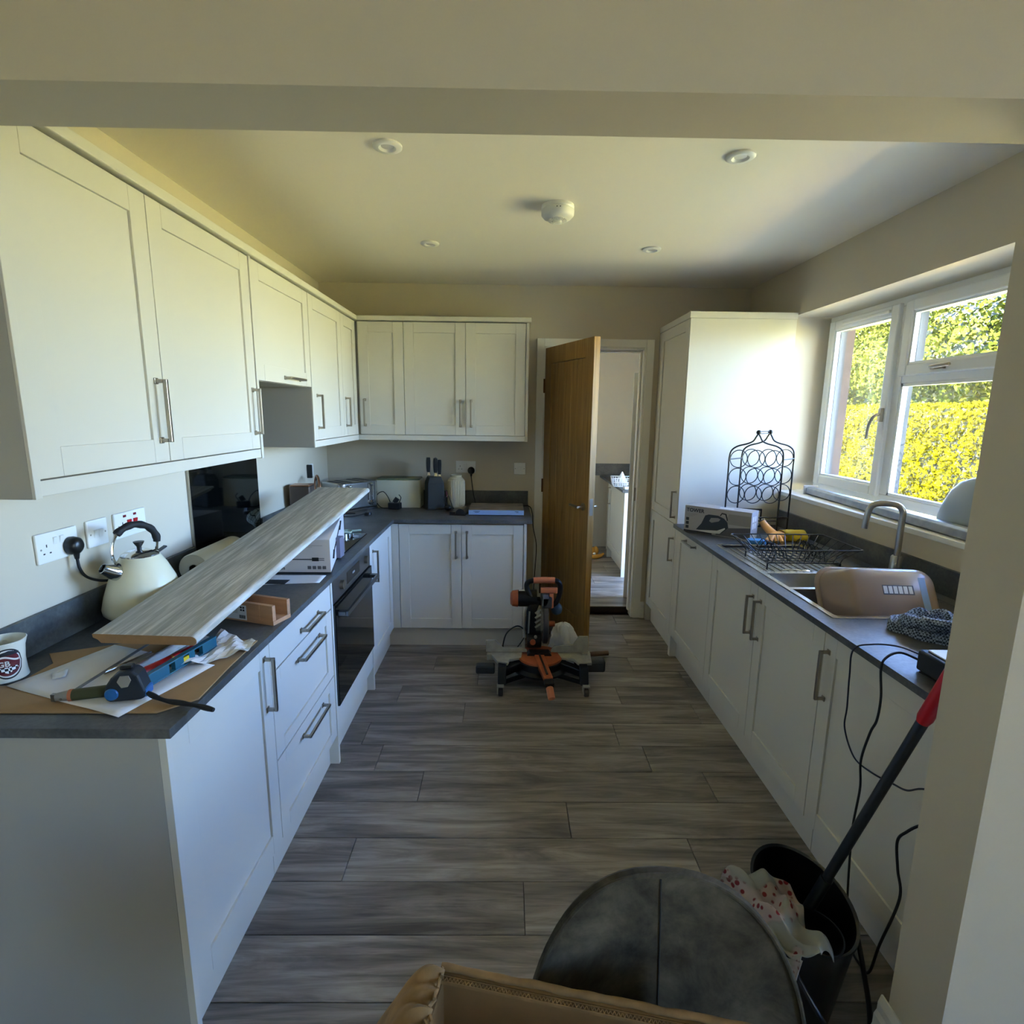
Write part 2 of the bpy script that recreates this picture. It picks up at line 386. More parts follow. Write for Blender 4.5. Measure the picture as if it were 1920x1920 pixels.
def text(body, size, matx, m_, parent, name='lettering', ext=.0004, world=False, label=None):
    c = bpy.data.curves.new(name, 'FONT'); c.body = body; c.size = size; c.extrude = ext; c.materials.append(M[m_])
    c.resolution_u = 3; c.offset = size * .018
    o = bpy.data.objects.new(name, c); COL.objects.link(o)
    me = bpy.data.meshes.new_from_object(o); bpy.data.objects.remove(o); bpy.data.curves.remove(c)
    o = bpy.data.objects.new(name, me); COL.objects.link(o); o.parent = parent
    base = WM.get(parent.name, Matrix.Identity(4))
    mm = (base.inverted() @ matx) if world else matx
    o.matrix_local = mm; WM[o.name] = base
    if label: o['label'] = label
    return o
def axes(o, u, v):                                   # matrix with text running along u, up v
    u = Vector(u).normalized(); v = Vector(v); v = (v - u * v.dot(u)).normalized(); n = u.cross(v)
    mm = Matrix((u, v, n)).transposed().to_4x4(); mm.translation = Vector(o); return mm
def rrect(hx, hy, r, n=6):
    pts = []
    for cx, cy_, a0 in ((hx - r, hy - r, 0), (-hx + r, hy - r, 90), (-hx + r, -hy + r, 180), (hx - r, -hy + r, 270)):
        for k in range(n + 1):
            a = rad(a0 + 90 * k / n); pts.append((cx + r * cos(a), cy_ + r * sin(a)))
    return pts
def spline(pts, n=8):
    P = [Vector(p) for p in pts]; out = []
    for i in range(len(P) - 1):
        p0 = P[max(i - 1, 0)]; p1 = P[i]; p2 = P[i + 1]; p3 = P[min(i + 2, len(P) - 1)]
        for k in range(n):
            t = k / n
            out.append(.5 * ((2 * p1) + (p2 - p0) * t + (2 * p0 - 5 * p1 + 4 * p2 - p3) * t * t + (3 * p1 - p0 - 3 * p2 + p3) * t ** 3))
    out.append(P[-1]); return out
def struct(name, mb, m_, bevel=0., parent=None, **k):
    o = mb.build(name, m_, parent, bevel=bevel, **k)
    if not parent: o['kind'] = 'structure'
    return o

# key dimensions
W = 3.081; ZC = 2.477; XD = .591; YD = -.599; XU = .339; YU = -.353; XR = 2.438
ZB = .144; ZT = .862; WT = .897; ZUB = 1.428; ZUT = 2.163
Y1, Y2, JX, ZBM = -3.152, -3.016, 2.267, 2.062
DX = 4.3                                              # dining room right wall


# ================================================================ room shell
fl = MB().box(-.1, DX + .1, -7.1, .10, -.12, -.006)
floor = struct('floor', fl, 'dark_brown')
_pm = {}
def plank(x0, x1, y0, y1, z1, parent, mt='floor'):
    g = .0012; key = round(x1 - x0, 3), round(y1 - y0, 3)
    if key not in _pm:
        o = MB().box(g, x1 - x0 - g, g, y1 - y0 - g, -.007, 0).build('floor_plank', mt, parent, bevel=0)
        bm = bmesh.new(); bm.from_mesh(o.data); bmesh.ops.bevel(bm, geom=[e for e in bm.edges if all(v.co.z > -.001 for v in e.verts)], offset=.0012, segments=1, affect='EDGES'); bm.to_mesh(o.data); bm.free()
        _pm[key] = o
    else:
        o = _pm[key].copy(); COL.objects.link(o); o.parent = parent
    o.location = (x0, y0, z1)
RP = .1935; rowtop0 = -1.308; PL = 1.25
seam = {0: 1.127, 1: 1.904, 2: 2.012, 3: .986, 4: 1.601, 5: .79, 6: 1.413, 7: 1.75, 8: .45, -1: 1.995, -2: 1.183, -3: .9, -4: 1.65, -5: 2.2, -6: 1.35, -7: .95}
for k in range(-7, 16):
    yt = rowtop0 - k * RP; yb = yt - RP
    yt = min(yt, .10)
    s0 = seam.get(k, (k * .47) % PL)
    x = s0 - PL * math.ceil(s0 / PL)
    lim = W if yb > Y1 else DX
    while x < lim:
        a, b = max(x, 0), min(x + PL, lim)
        if b - a > .02 and not (yb > Y2 and a > 2.5) and not (yb > Y2 and b < .5): plank(a, b, yb, yt, 0, floor)
        x += PL
# utility room floor, one step up
uf = struct('floor_utility', MB().box(1.3, 3.081, .10, 2.1, -.12, .050), 'dark_brown')
for k in range(11):
    yb = .104 + k * RP; x = -((k * .53) % PL)
    while x < 3.08:
        a, b = max(x, 1.3), min(x + PL, 3.08)
        if b - a > .02 and yb < 2.08: plank(a, b, yb, min(yb + RP, 2.1), .057, uf)
        x += PL
th = thing('threshold', 'dark brown wooden threshold step under the open oak door', 'threshold', (1.98, .10, 0))
MB().box(1.615, 2.345, .088, .10, 0, .052).build('riser', 'dark_brown', th, world=True, bevel=.002)
MB().box(1.615, 2.345, .084, .106, .052, .060).build('cover_strip', 'nickel', th, world=True, bevel=.002)

struct('wall_left', MB().box(-.1, 0, -7.1, .12, 0, ZC), 'wall')
struct('wall_back', MB().box(0, 1.60, 0, .12, 0, ZC).box(2.36, W, 0, .12, 0, ZC).box(1.60, 2.36, 0, .12, 2.07, ZC), 'wall')
WO = (-2.62, -.62, 1.113, 2.18)
struct('wall_right', MB().box(W, W + .3, Y2, WO[0], -.2, ZC).box(W, W + .3, WO[1], .12, -.2, ZC).box(W, W + .3, WO[0], WO[1], -.2, WO[2] - .02).box(W, W + .3, WO[0], WO[1], WO[3], ZC), 'wall')
struct('wall_outer', MB().box(W + .301, W + .40, -2.66 - 1.0, -2.63, -.2, 2.6).box(W + .301, W + .40, -.615, .10, -.2, 2.6).box(W + .301, W + .40, -2.63, -.615, -.2, 1.08).box(W + .301, W + .40, -2.63, -.615, 2.2, 2.6), 'brickskin')
struct('wall_front', MB().box(0, JX, Y1, Y2, ZBM, ZC).box(JX, DX, Y1, Y2, 0, ZC), 'wall')
struct('ceiling', MB().box(-.1, DX + .1, -7.1, 2.2, ZC, ZC + .15), 'ceil')
struct('wall_dining_right', MB().box(DX, DX + .1, -7.1, -6.2, -.2, ZC).box(DX, DX + .1, -5.35, Y2, -.2, ZC).box(DX, DX + .1, -6.2, -5.35, 2.35, ZC).box(DX, DX + .1, -6.2, -5.35, -.2, .1), 'wall')
struct('wall_dining_front', MB().box(-.1, DX + .1, -7.2, -7.1, 0, ZC), 'wall')
struct('wall_utility_left', MB().box(1.2, 1.3, .12, 2.1, 0, ZC), 'wall')
struct('wall_utility_back', MB().box(1.2, W + .3, 2.1, 2.2, 0, ZC), 'wall')
struct('wall_utility_right', MB().box(W, W + .3, .86, 2.1, -.2, ZC).box(W, W + .3, .12, .86, 2.1, ZC), 'wall')

# dining glazing behind the camera
dw = struct('window_2', MB().box(DX + .02, DX + .08, -6.2, -6.13, .1, 2.35).box(DX + .02, DX + .08, -5.42, -5.35, .1, 2.35).box(DX + .02, DX + .08, -5.80, -5.75, .1, 2.35).box(DX + .02, DX + .08, -6.2, -5.35, .1, .17).box(DX + .02, DX + .08, -6.2, -5.35, 2.28, 2.35), 'upvc', bevel=.004)
MB().box(DX + .045, DX + .05, -6.13, -5.80, .17, 2.28).build('pane', 'pane', dw); MB().box(DX + .045, DX + .05, -5.75, -5.42, .17, 2.28).build('pane', 'pane', dw)

struct('sky_blocker', MB().box(DX + .1, DX + 1.5, -7.2, -3.1, 2.45, 2.6), 'white_gloss')  # unseen overhang added to cut the sky light entering the dining room
# ---------------------------------------------------------------- skirtings
def skirt(x, y0, y1, z1, name):
    prof = [(0, 0), (.020, 0), (.020, z1 * .55), (.016, z1 * .60), (.016, z1 * .74), (.010, z1 * .80), (.010, z1 * .9), (.004, z1), (0, z1)]
    return MB().prism(prof, lambda a, b, t: (x - a, t, b), y0, y1)
struct('baseboard_jamb', skirt(JX, Y1 - .02, Y2 + .02, .205, ''), 'white_gloss')
sk = MB(); prof = [(0, 0), (.020, 0), (.020, .11), (.016, .12), (.016, .15), (.010, .16), (.010, .185), (.004, .205), (0, .205)]
sk.prism(prof, lambda a, b, t: (t, Y1 - a, b), JX - .02, DX)
struct('baseboard_front', sk, 'white_gloss')
struct('baseboard_back', MB().prism([(0, 0), (.018, 0), (.018, .07), (.013, .08), (.013, .11), (.006, .13), (0, .13)], lambda a, b, t: (t, -a, b), 2.405, 2.437), 'white_gloss')

# ---------------------------------------------------------------- door frame of the oak door
df = MB()
for x0, x1 in ((1.60, 1.625), (2.335, 2.36)): df.box(x0, x1, -.005, .125, 0, 2.07)
df.box(1.625, 2.335, -.005, .125, 2.045, 2.07)
df.box(2.32, 2.335, .045, .085, .04, 2.045).box(1.625, 1.64, .045, .085, .04, 2.045).box(1.64, 2.32, .045, .085, 2.03, 2.045)
df.box(2.35, 2.405, -.016, -.0055, 0, 2.115).box(1.555, 1.61, -.016, -.0055, 0, 2.115).box(1.61, 2.35, -.016, -.0055, 2.06, 2.115)
dfo = struct('trim_1', df, 'white_gloss', bevel=.003)
MB().box(2.327, 2.334, .03, .045, .93, 1.03).build('strike_plate', 'nickel', dfo)

# oak door, open into the kitchen
HX, HY = 1.618, -.018
ang = math.atan2(-.642, .243)
D = thing('door_1', 'oak door with vertical grooves, standing open into the kitchen', 'door', (HX, HY, 0), ang)
D['kind'] = 'thing'
L_, TH = .700, .042
def dslab():
    b = MB(); st = .105
    b.box(0, st, 0, TH, .012, 2.045).box(L_ - st, L_, 0, TH, .012, 2.045)
    b.box(st, L_ - st, 0, TH, .012, .22).box(st, L_ - st, 0, TH, 1.93, 2.045)
    return b
dslab().build('door_frame', 'oak', D, bevel=.0012)
nb = 5
MB().box(.106, L_ - .106, .015, TH - .015, .221, 1.929).build('groove_backing', 'dark_brown', D)
for i in range(nb):
    a = .105 + (L_ - .21) * i / nb; b = .105 + (L_ - .21) * (i + 1) / nb
    MB().box(a + .002, b - .002, .006, TH - .006, .222, 1.928).build('board', 'oak', D, bevel=.002, seg=1)
hd = MB()                                            # handle pair
for sgn, y in ((-1, 0), (1, TH)):
    hd.cyl((L_ - .06, y, .99), (L_ - .06, y + sgn * .008, .99), .025, 24)
    hd.cyl((L_ - .06, y, .99), (L_ - .06, y + sgn * .045, .99), .009, 12)
    hd.cyl((L_ - .052, y + sgn * .045, .99), (L_ - .17, y + sgn * .045, .99), .009, 12)
hd.build('handle', 'nickel', D, smooth=True)
MB().box(L_, L_ + .0015, .009, .033, .94, 1.05).build('latch_plate', 'nickel', D)
for z in (.25, 1.05, 1.78):
    MB().cyl((-.004, -.004, z - .05), (-.004, -.004, z + .05), .007, 10).box(-.003, .001, 0, .03, z - .05, z + .05).build('hinge', 'brass', D)

# ---------------------------------------------------------------- kitchen window
wx0, wx1 = 3.316, 3.376
wy = [-.625, -1.27, -1.95, -2.615]
zb, zt_ = 1.135, 2.175
wf = MB()
wf.box(wx0, wx1, wy[3], wy[0], zb, zb + .05).box(wx0, wx1, wy[3], wy[0], zt_ - .045, zt_)
wf.box(wx0, wx1, wy[0] - .045, wy[0], zb + .05, zt_ - .045).box(wx0, wx1, wy[3], wy[3] + .045, zb + .05, zt_ - .045)
for y in wy[1:3]: wf.box(wx0, wx1, y - .03, y + .03, zb + .05, zt_ - .045)
wf.box(wx0, wx1, wy[2] + .03, wy[1] - .03, 1.75, 1.80)
win = struct('window_1', wf, 'upvc', bevel=.004)
def sash(y0, y1, z0, z1, st=.055, nm='sash', proud=.022):
    b = MB(); xa, xb = wx0 - proud, wx0 + .035
    b.box(xa, xb, y0, y0 + st, z0, z1).box(xa, xb, y1 - st, y1, z0, z1).box(xa, xb, y0 + st, y1 - st, z0, z0 + st).box(xa, xb, y0 + st, y1 - st, z1 - st, z1)
    o = b.build(nm, 'upvc', win, bevel=.007)
    bd = MB(); g = .010                              # glazing bead
    for yy in (y0 + st, y1 - st - g): bd.box(xa + .01, wx0 + .011, yy, yy + g, z0 + st, z1 - st)
    for zz in (z0 + st, z1 - st - g): bd.box(xa + .01, wx0 + .011, y0 + st + g, y1 - st - g, zz, zz + g)
    bd.build('glazing_bead', 'upvc', o)
    gk = MB()
    for yy in (y0 + st, y1 - st - .006): gk.box(wx0 + .018, xb + .02, yy, yy + .006, z0 + st, z1 - st)
    for zz in (z0 + st, z1 - st - .006): gk.box(wx0 + .018, xb + .02, y0 + st + .006, y1 - st - .006, zz, zz + .006)
    gk.build('gasket_shade', 'gasket_shade', o)
    MB().box(wx0 + .012, wx0 + .016, y0 + st, y1 - st, z0 + st, z1 - st).build('pane', 'pane', o)
    return o
s1 = sash(wy[1] + .022, wy[0] - .03, zb + .035, zt_ - .03)
s2 = sash(wy[2] + .022, wy[1] - .022, 1.785, zt_ - .03)
s3 = sash(wy[3] + .03, wy[2] - .022, zb + .035, zt_ - .03)
y0, y1 = wy[2] + .03, wy[1] - .03                    # fixed pane
b = MB()
for yy in (y0, y1 - .014): b.box(wx0 + .002, wx0 + .03, yy, yy + .014, zb + .05, 1.75)
for zz in (zb + .05, 1.736): b.box(wx0 + .002, wx0 + .03, y0, y1, zz, zz + .014)
fx = b.build('glazing_bead', 'upvc', win)
MB().box(wx0 + .012, wx0 + .016, y0, y1, zb + .05, 1.75).build('pane', 'pane', win)
tv = MB().box(wx0 - .034, wx0 - .018, -1.19, -.80, 2.107, 2.122).build('trickle_vent', 'plastic_w', win, bevel=.003)
b = MB()
for yy in (y0, y1 - .006): b.box(wx0 + .031, wx0 + .058, yy, yy + .006, zb + .05, 1.75)
b.build('gasket_shade', 'gasket_shade', fx)
# casement handles
b = MB().box(wx0 - .04, wx0 - .022, -1.237, -1.215, 1.56, 1.63)
b.tube(spline([(wx0 - .035, -1.226, 1.60), (wx0 - .065, -1.222, 1.585), (wx0 - .07, -1.20, 1.54), (wx0 - .068, -1.19, 1.47)]), .008, 8)
b.build('window_handle', 'nickel', win, smooth=True, bevel=.002)
b = MB().box(wx0 - .04, wx0 - .022, -1.60, -1.53, 1.80, 1.822)
b.tube(spline([(wx0 - .035, -1.55, 1.811), (wx0 - .062, -1.56, 1.811), (wx0 - .066, -1.60, 1.812), (wx0 - .064, -1.67, 1.814)]), .008, 8)
b.build('window_handle', 'nickel', win, smooth=True, bevel=.002)
struct('trim_2', MB().box(W - .006, wx0 + .02, WO[0], WO[1], WO[2] - .02, WO[2] + .004), 'white_gloss', bevel=.003)

# ================================================================ garden
struct('ground_lawn', MB().box(7.2, 40, -25, 40, -.35, -.25), 'grass')
M['paving'] = mat('pale_paving', '#d8bd86', .8, var=.15, vs=3)
struct('ground_patio', MB().box(3.38, 7.2, -3.3, 40, -.36, -.24), 'paving')
M['paving2'] = mat('grey_paving', '#cdc8c0', .8, var=.15, vs=3)
struct('ground_terrace', MB().box(4.4, 7.2, -25, -3.31, -.36, -.24), 'paving2')
def leaves(n, fn, size, name, mt, parent):
    P = np.array([fn() for _ in range(n)]); q = np.random.randn(n, 3); q /= np.linalg.norm(q, axis=1)[:, None]
    r = np.random.randn(n, 3); a = np.cross(q, r); a /= np.linalg.norm(a, axis=1)[:, None]; c = np.cross(q, a)
    s_ = size * (.6 + .8 * np.random.rand(n, 1))
    V = np.stack([P - a * s_, P + c * s_ * .55, P + a * s_, P - c * s_ * .55], 1).reshape(-1, 3)
    me = bpy.data.meshes.new(name); me.vertices.add(4 * n); me.vertices.foreach_set('co', V.ravel().astype(np.float32))
    me.loops.add(4 * n); me.loops.foreach_set('vertex_index', np.arange(4 * n, dtype=np.int32))
    me.polygons.add(n); me.polygons.foreach_set('loop_start', np.arange(0, 4 * n, 4, dtype=np.int32))
    me.update(calc_edges=True); me.materials.append(M[mt])
    o = bpy.data.objects.new(name, me); COL.objects.link(o); o.parent = parent; o['kind'] = 'stuff'; return o
hg = thing('garden_hedge', 'clipped golden hedge beyond the lawn outside the window', 'hedge', (10.9, 8, -.25))
R_ = random.random
def bump2(y, z): return .10 * sin(y * 5.1 + 1.3 * sin(z * 4)) * sin(z * 6.1 + y) + .05 * sin(y * 17 + z * 11)
def hp():
    y = -6 + 19 * R_(); z = 2.12 * R_(); 
    if R_() < .1: return (-.1 + .9 * R_(), y, 2.05 + .12 * R_())
    return (-.25 + bump2(y, z) + .28 * R_() ** 2 + (.12 if z > 2 else 0), y, z)
leaves(52000, hp, .042, 'foliage', 'hedge', hg)
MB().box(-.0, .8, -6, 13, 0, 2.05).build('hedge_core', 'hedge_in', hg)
for i, (x, y, rr, hh, lb) in enumerate([(16.5, 21.5, 3.2, 3.6, 'green garden tree behind the hedge, through the casement pane'),
        (16.8, 14.2, 3.3, 4.0, 'green garden tree behind the hedge, through the middle panes'),
        (16.4, 7.2, 3.2, 3.6, 'green garden tree behind the hedge, at the window side nearest the sink end'),
        (25.5, 30.0, 4.4, 5.2, 'tall garden tree far behind the hedge, seen past the casement pane'),
        (25.5, 20.0, 4.4, 5.6, 'tall garden tree far behind the hedge, seen past the small top pane')]):
    t = thing('garden_tree', lb, 'tree', (x, y, -.25))
    def tp():
        while True:
            p = Vector((R_() * 2 - 1, R_() * 2 - 1, R_() * 2 - 1))
            if .3 < p.length < 1: break
        p = p.normalized() * (.62 + .38 * R_() ** .5)
        k = 1 + .18 * sin(p.x * 7 + i) * sin(p.y * 6) + .14 * sin(p.z * 9 + 2 * i)
        return (p.x * rr * k, p.y * rr * k, hh * .95 + p.z * hh * .9 * k)
    leaves(22000, tp, .09, 'crown', 'tree', t)
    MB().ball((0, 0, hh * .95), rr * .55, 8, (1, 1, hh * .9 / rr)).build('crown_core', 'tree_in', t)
    MB().cyl((0, 0, 0), (0, 0, hh), .2, 10, .1).build('trunk', 'dark_brown', t)

# ================================================================ fitted cabinets
def fr(o, plane, c):
    """frame: (along, out, z) -> world point on a cabinet front"""
    return {'x+': lambda a, d, z: (c + d, a, z), 'x-': lambda a, d, z: (c - d, a, z), 'y-': lambda a, d, z: (a, c - d, z)}[plane]
def fbox(b, F, a0, a1, d0, d1, z0, z1):
    p = F(a0, d0, z0); q = F(a1, d1, z1); return b.box(p[0], q[0], p[1], q[1], p[2], q[2])
def d_handle(par, F, a, z, ori='v', L=.18, out=.034, t=.0105):
    b = MB(); h = L / 2
    for s_ in (-1, 1):
        aa, zz = (a, z + s_ * (h - t / 2)) if ori == 'v' else (a + s_ * (h - t / 2), z)
        fbox(b, F, aa - t / 2, aa + t / 2, .0, out - t, zz - t / 2, zz + t / 2)
        fbox(b, F, aa - t * .85, aa + t * .85, .0, .004, zz - t * .85, zz + t * .85)
    if ori == 'v': fbox(b, F, a - t / 2, a + t / 2, out - t, out, z - h, z + h)
    else: fbox(b, F, a - h, a + h, out - t, out, z - t / 2, z + t / 2)
    return b.build('handle', 'nickel', par, world=True, bevel=.0018)
def shaker(root, plane, c, a0, a1, z0, z1, h=None, st=.066, name='door', rail=None):
    F = fr(root, plane, c); b = MB(); g = .0016; rail = rail or st
    a0 += g; a1 -= g; z0 += g; z1 -= g; e = .0006
    fbox(b, F, a0, a0 + st, -.019, 0, z0, z1); fbox(b, F, a1 - st, a1, -.019, 0, z0, z1)
    fbox(b, F, a0 + st + e, a1 - st - e, -.019, 0, z0, z0 + rail); fbox(b, F, a0 + st + e, a1 - st - e, -.019, 0, z1 - rail, z1)
    fbox(b, F, a0 + st - .004, a1 - st + .004, -.018, -.0075, z0 + rail - .004, z1 - rail + .004)
    o = b.build(name, 'paint', root, world=True, bevel=.0011)
    if h: d_handle(o, F, *h)
    return o
def slab(root, name, x0, x1, y0, y1, z0, z1, m_='paint', bev=.001, **k):
    return MB().box(x0, x1, y0, y1, z0, z1).build(name, m_, root, world=True, bevel=bev, **k)

# left run, base units -------------------------------------------------
YN, S1, S2, S3 = -2.959, -2.444, -1.822, -1.172
G1 = 'base units of the left run'
c = thing('base_cabinet', 'base cabinet at the near end of the left run, single tall door', 'cabinet', (.3, -2.70, 0), group=G1)
slab(c, 'end_panel', .01, XD - .014, YN - .018, YN, 0, ZT + .012, 'panel_shaded')
slab(c, 'end_edge', XD - .0138, XD + .004, YN - .018, YN, 0, ZT + .012)
slab(c, 'carcass', .01, XD - .022, YN + .001, S1 - .001, ZB, ZT + .010, 'carcass')
shaker(c, 'x+', XD, YN + .002, S1, ZB, ZT, (S1 - .042, .733, 'v'))
slab(c, 'plinth', XD - .055, XD - .038, YN + .001, S1 - .001, 0, ZB - .002)
c = thing('drawer_cabinet', 'drawer unit with three stacked drawers, beside the built-in oven', 'cabinet', (.3, -2.13, 0), group=G1)
slab(c, 'carcass', .01, XD - .022, S1 + .001, S2 - .020, ZB, ZT + .010, 'carcass')
for z0, z1, hz, rl in ((.744, ZT, .787, None), (.437, .742, .690, .045), (ZB, .435, .385, .045)):
    mid = (S1 + S2 - .02) / 2
    if rl is None:
        o = MB(); F = fr(c, 'x+', XD); fbox(o, F, S1 + .0016, S2 - .0216, -.019, 0, z0 + .0016, z1 - .0016)
        o = o.build('drawer', 'paint', c, world=True, bevel=.0011); d_handle(o, F, mid + .05, hz, 'h', .19)
    else: shaker(c, 'x+', XD, S1, S2 - .020, z0, z1, (mid + .03, hz, 'h', .23), name='drawer', rail=rl)
slab(c, 'plinth', XD - .055, XD - .038, S1 + .001, S2 - .020, 0, ZB - .002)
c = thing('oven_housing', 'white housing around the oven with floor-length end panels', 'cabinet', (.3, -1.5, 0), group=G1)
slab(c, 'end_panel', .01, XD + .003, S2 - .018, S2, 0, ZT + .012); slab(c, 'end_panel', .01, XD + .003, S3, S3 + .018, 0, ZT + .012)
slab(c, 'filler_panel', XD - .02, XD, S2 + .002, S3 - .002, ZB, .268)
slab(c, 'plinth', XD - .055, XD - .038, S2 + .001, S3 - .001, 0, ZB - .002)
ov = thing('built_in_oven', 'black built-in oven with steel control panel and bar handle', 'oven', (.3, -1.5, .27), group=None)
slab(ov, 'oven_body', .05, XD - .004, S2 + .004, S3 - .004, .270, ZT + .008, 'black_m')
pn = slab(ov, 'control_panel', XD - .004, XD + .004, S2 + .004, S3 - .004, .752, ZT + .006, 'dsteel', .002)
slab(pn, 'display', XD + .0041, XD + .0052, -1.61, -1.39, .778, .835, 'black_glass', .0005)
slab(pn, 'display_marking', XD + .0053, XD + .0056, -1.52, -1.48, .802, .812, 'label_g', 0)
for y in (-1.705, -1.28):
    kb = MB().cyl((XD + .004, y, .808), (XD + .021, y, .808), .021, 28).build('knob', 'nickel', ov, world=True, smooth=True)
    MB().box(XD + .021, XD + .024, y - .003, y + .003, .790, .826).build('grip', 'chrome', kb, world=True)
dr = slab(ov, 'door', XD - .004, XD + .012, S2 + .004, S3 - .004, .272, .748, 'black_glass', .003)
hb = MB(); hb.box(XD + .048, XD + .060, S2 + .03, S3 - .03, .690, .712)
for y in (S2 + .045, S3 - .045): hb.box(XD + .012, XD + .048, y - .016, y + .016, .692, .710)
hb.build('handle', 'dsteel2', dr, world=True, bevel=.002)
c = thing('base_cabinet', 'narrow base cabinet between the oven and the corner', 'cabinet', (.3, -.9, 0), group=G1)
slab(c, 'carcass', .01, XD - .022, S3 + .019, YD - .001, ZB, ZT + .010, 'carcass')
shaker(c, 'x+', XD, S3 + .019, YD - .002, ZB, ZT, (S3 + .075, .718, 'v', .185))
slab(c, 'plinth', XD - .055, XD - .038, S3 + .019, YD + .05, 0, ZB - .002)

# back run -------------------------------------------------------------
c = thing('base_cabinet', 'base cabinet with two doors on the back wall beside the oak door', 'cabinet', (1.05, -.3, 0), group='base units of the back run')
slab(c, 'corner_post', XD - .02, .638, YD, YD + .019, ZB, ZT); slab(c, 'carcass', .58, 1.46, YD + .022, -.01, ZB, ZT + .01, 'carcass')
shaker(c, 'y-', YD, .640, 1.0507, ZB, ZT, (1.0507 - .036, .725, 'v')); shaker(c, 'y-', YD, 1.0507, 1.4600, ZB, ZT, (1.0507 + .036, .725, 'v'))
slab(c, 'end_panel', 1.461, 1.479, YD - .003, -.003, 0, ZT + .012); slab(c, 'plinth', XD - .038, 1.46, YD + .05, YD + .067, 0, ZB - .002)

# worktops -------------------------------------------------------------
XF, YF, TB = XD + .024, YD - .024, ZT + .012
def prismz(poly, z0, z1): return MB().prism(poly, lambda a, b, t: (a, b, t), z0, z1)
wt = thing('worktop', 'dark slate-effect worktop running round the left and back walls', 'worktop', (.3, -2, TB))
prismz([(.002, YN - .032), (XF, YN - .032), (XF, YF), (1.512, YF), (1.512, -.002), (.002, -.002)], TB, WT).build('worktop_slab', 'stone', wt, world=True, bevel=.0015)
up = thing('upstand', 'dark slate-effect upstand along the left wall, nearest the mug and kettle', 'upstand', (.01, -2.4, WT))
MB().box(.001, .017, YN - .03, -1.806, WT, 1.003).build('upstand_strip', 'stone', up, world=True, bevel=.001)
up = thing('upstand', 'dark slate-effect upstand on the left wall past the black splashback', 'upstand', (.01, -.6, WT))
MB().box(.001, .017, -1.165, -.018, WT, 1.003).build('upstand_strip', 'stone', up, world=True, bevel=.001)
up = thing('upstand', 'dark slate-effect upstand along the back wall under the sockets', 'upstand', (.75, -.01, WT))
MB().box(.018, 1.507, -.017, -.001, WT, 1.003).build('upstand_strip', 'stone', up, world=True, bevel=.001)
sg = thing('splashback', 'glossy black glass splashback on the wall behind the hob', 'splashback', (0, -1.48, WT))
slab(sg, 'glass_panel', .001, .010, -1.795, -1.170, WT + .001, 1.68, 'black_glass', .001)
slab(sg, 'edge_trim', .001, .012, -1.803, -1.7955, WT + .001, 1.68, 'nickel', .001)
hob = thing('induction_hob', 'black glass induction hob set in the worktop beside the white carton', 'hob', (.30, -1.41, WT))
slab(hob, 'hob_glass', .06, .555, -1.72, -1.06, WT, WT + .006, 'black_glass', .002)
for y in (-1.15, -1.135): slab(hob, 'control_marking', .50, .53, y, y + .004, WT + .006, WT + .0064, 'label_w', 0)
for x_, y_, r in ((.2, -1.24, .09), (.2, -1.55, .07), (.4, -1.26, .07), (.4, -1.55, .09)):
    MB().tube([(x_ + r * cos(t * pi / 20), y_ + r * sin(t * pi / 20), WT + .0062) for t in range(40)], .0006, 4, closed=True).build('zone_ring', 'label_g', hob, world=True)

# upper units, left wall -----------------------------------------------
UN, U1, U2, U3, YS = -2.905, -2.442, -1.842, -1.215, -.672
G2 = 'wall units of the left run'
ZP = 1.392
ua = thing('wall_cabinet', 'large two-door wall cabinet on the left, nearest the opening', 'cabinet', (.17, -2.37, ZP), group=G2)
slab(ua, 'end_panel', .002, XU - .004, UN - .019, UN - .001, ZP - .004, ZUT + .004, 'panel_shaded')
slab(ua, 'end_edge', XU - .0038, XU + .004, UN - .019, UN - .001, ZP - .004, ZUT + .004)
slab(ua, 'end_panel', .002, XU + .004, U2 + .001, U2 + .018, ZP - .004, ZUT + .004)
slab(ua, 'carcass', .002, XU - .022, UN, U2, ZUB, ZUT, 'carcass'); slab(ua, 'pelmet', XU - .020, XU + .000, UN, U2, ZP, ZUB - .002)
shaker(ua, 'x+', XU, UN, U1, ZUB, ZUT, (U1 - .034, 1.576, 'v', .178)); shaker(ua, 'x+', XU, U1, U2, ZUB, ZUT, (U2 - .036, 1.576, 'v', .178))
ub = thing('wall_cabinet', 'short wall cabinet over the hob, with a horizontal handle', 'cabinet', (.17, -1.5, 1.698), group=G2)
slab(ub, 'carcass', .002, XU - .022, U2 + .019, U3, 1.699, ZUT, 'carcass')
shaker(ub, 'x+', XU, U2 + .019, U3, 1.699, ZUT, (-1.46, 1.727, 'h', .19))
uc = thing('wall_cabinet', 'two-door wall cabinet in the left corner, past the hob', 'cabinet', (.17, -.8, ZP), group=G2)
slab(uc, 'end_panel', .002, XU - .004, U3 + .001, U3 + .018, ZP, ZUT, 'panel_shaded')
slab(uc, 'end_edge', XU - .0038, XU + .002, U3 + .001, U3 + .018, ZP, ZUT)
slab(uc, 'carcass', .002, XU - .022, U3 + .019, -.002, ZUB, ZUT, 'carcass'); slab(uc, 'pelmet', XU - .020, XU, U3 + .018, YU + .02, ZP, ZUB - .002)
shaker(uc, 'x+', XU, U3 + .004, YS, ZUB, ZUT, (U3 + .075, 1.577, 'v', .178)).name = 'door'
shaker(uc, 'x+', XU, YS, YU - .002, ZUB, ZUT, (YS + .045, 1.577, 'v', .178))
ud = thing('wall_cabinet', 'three-door wall cabinet on the back wall beside the oak door', 'cabinet', (.9, -.17, ZP), group='wall units of the back run')
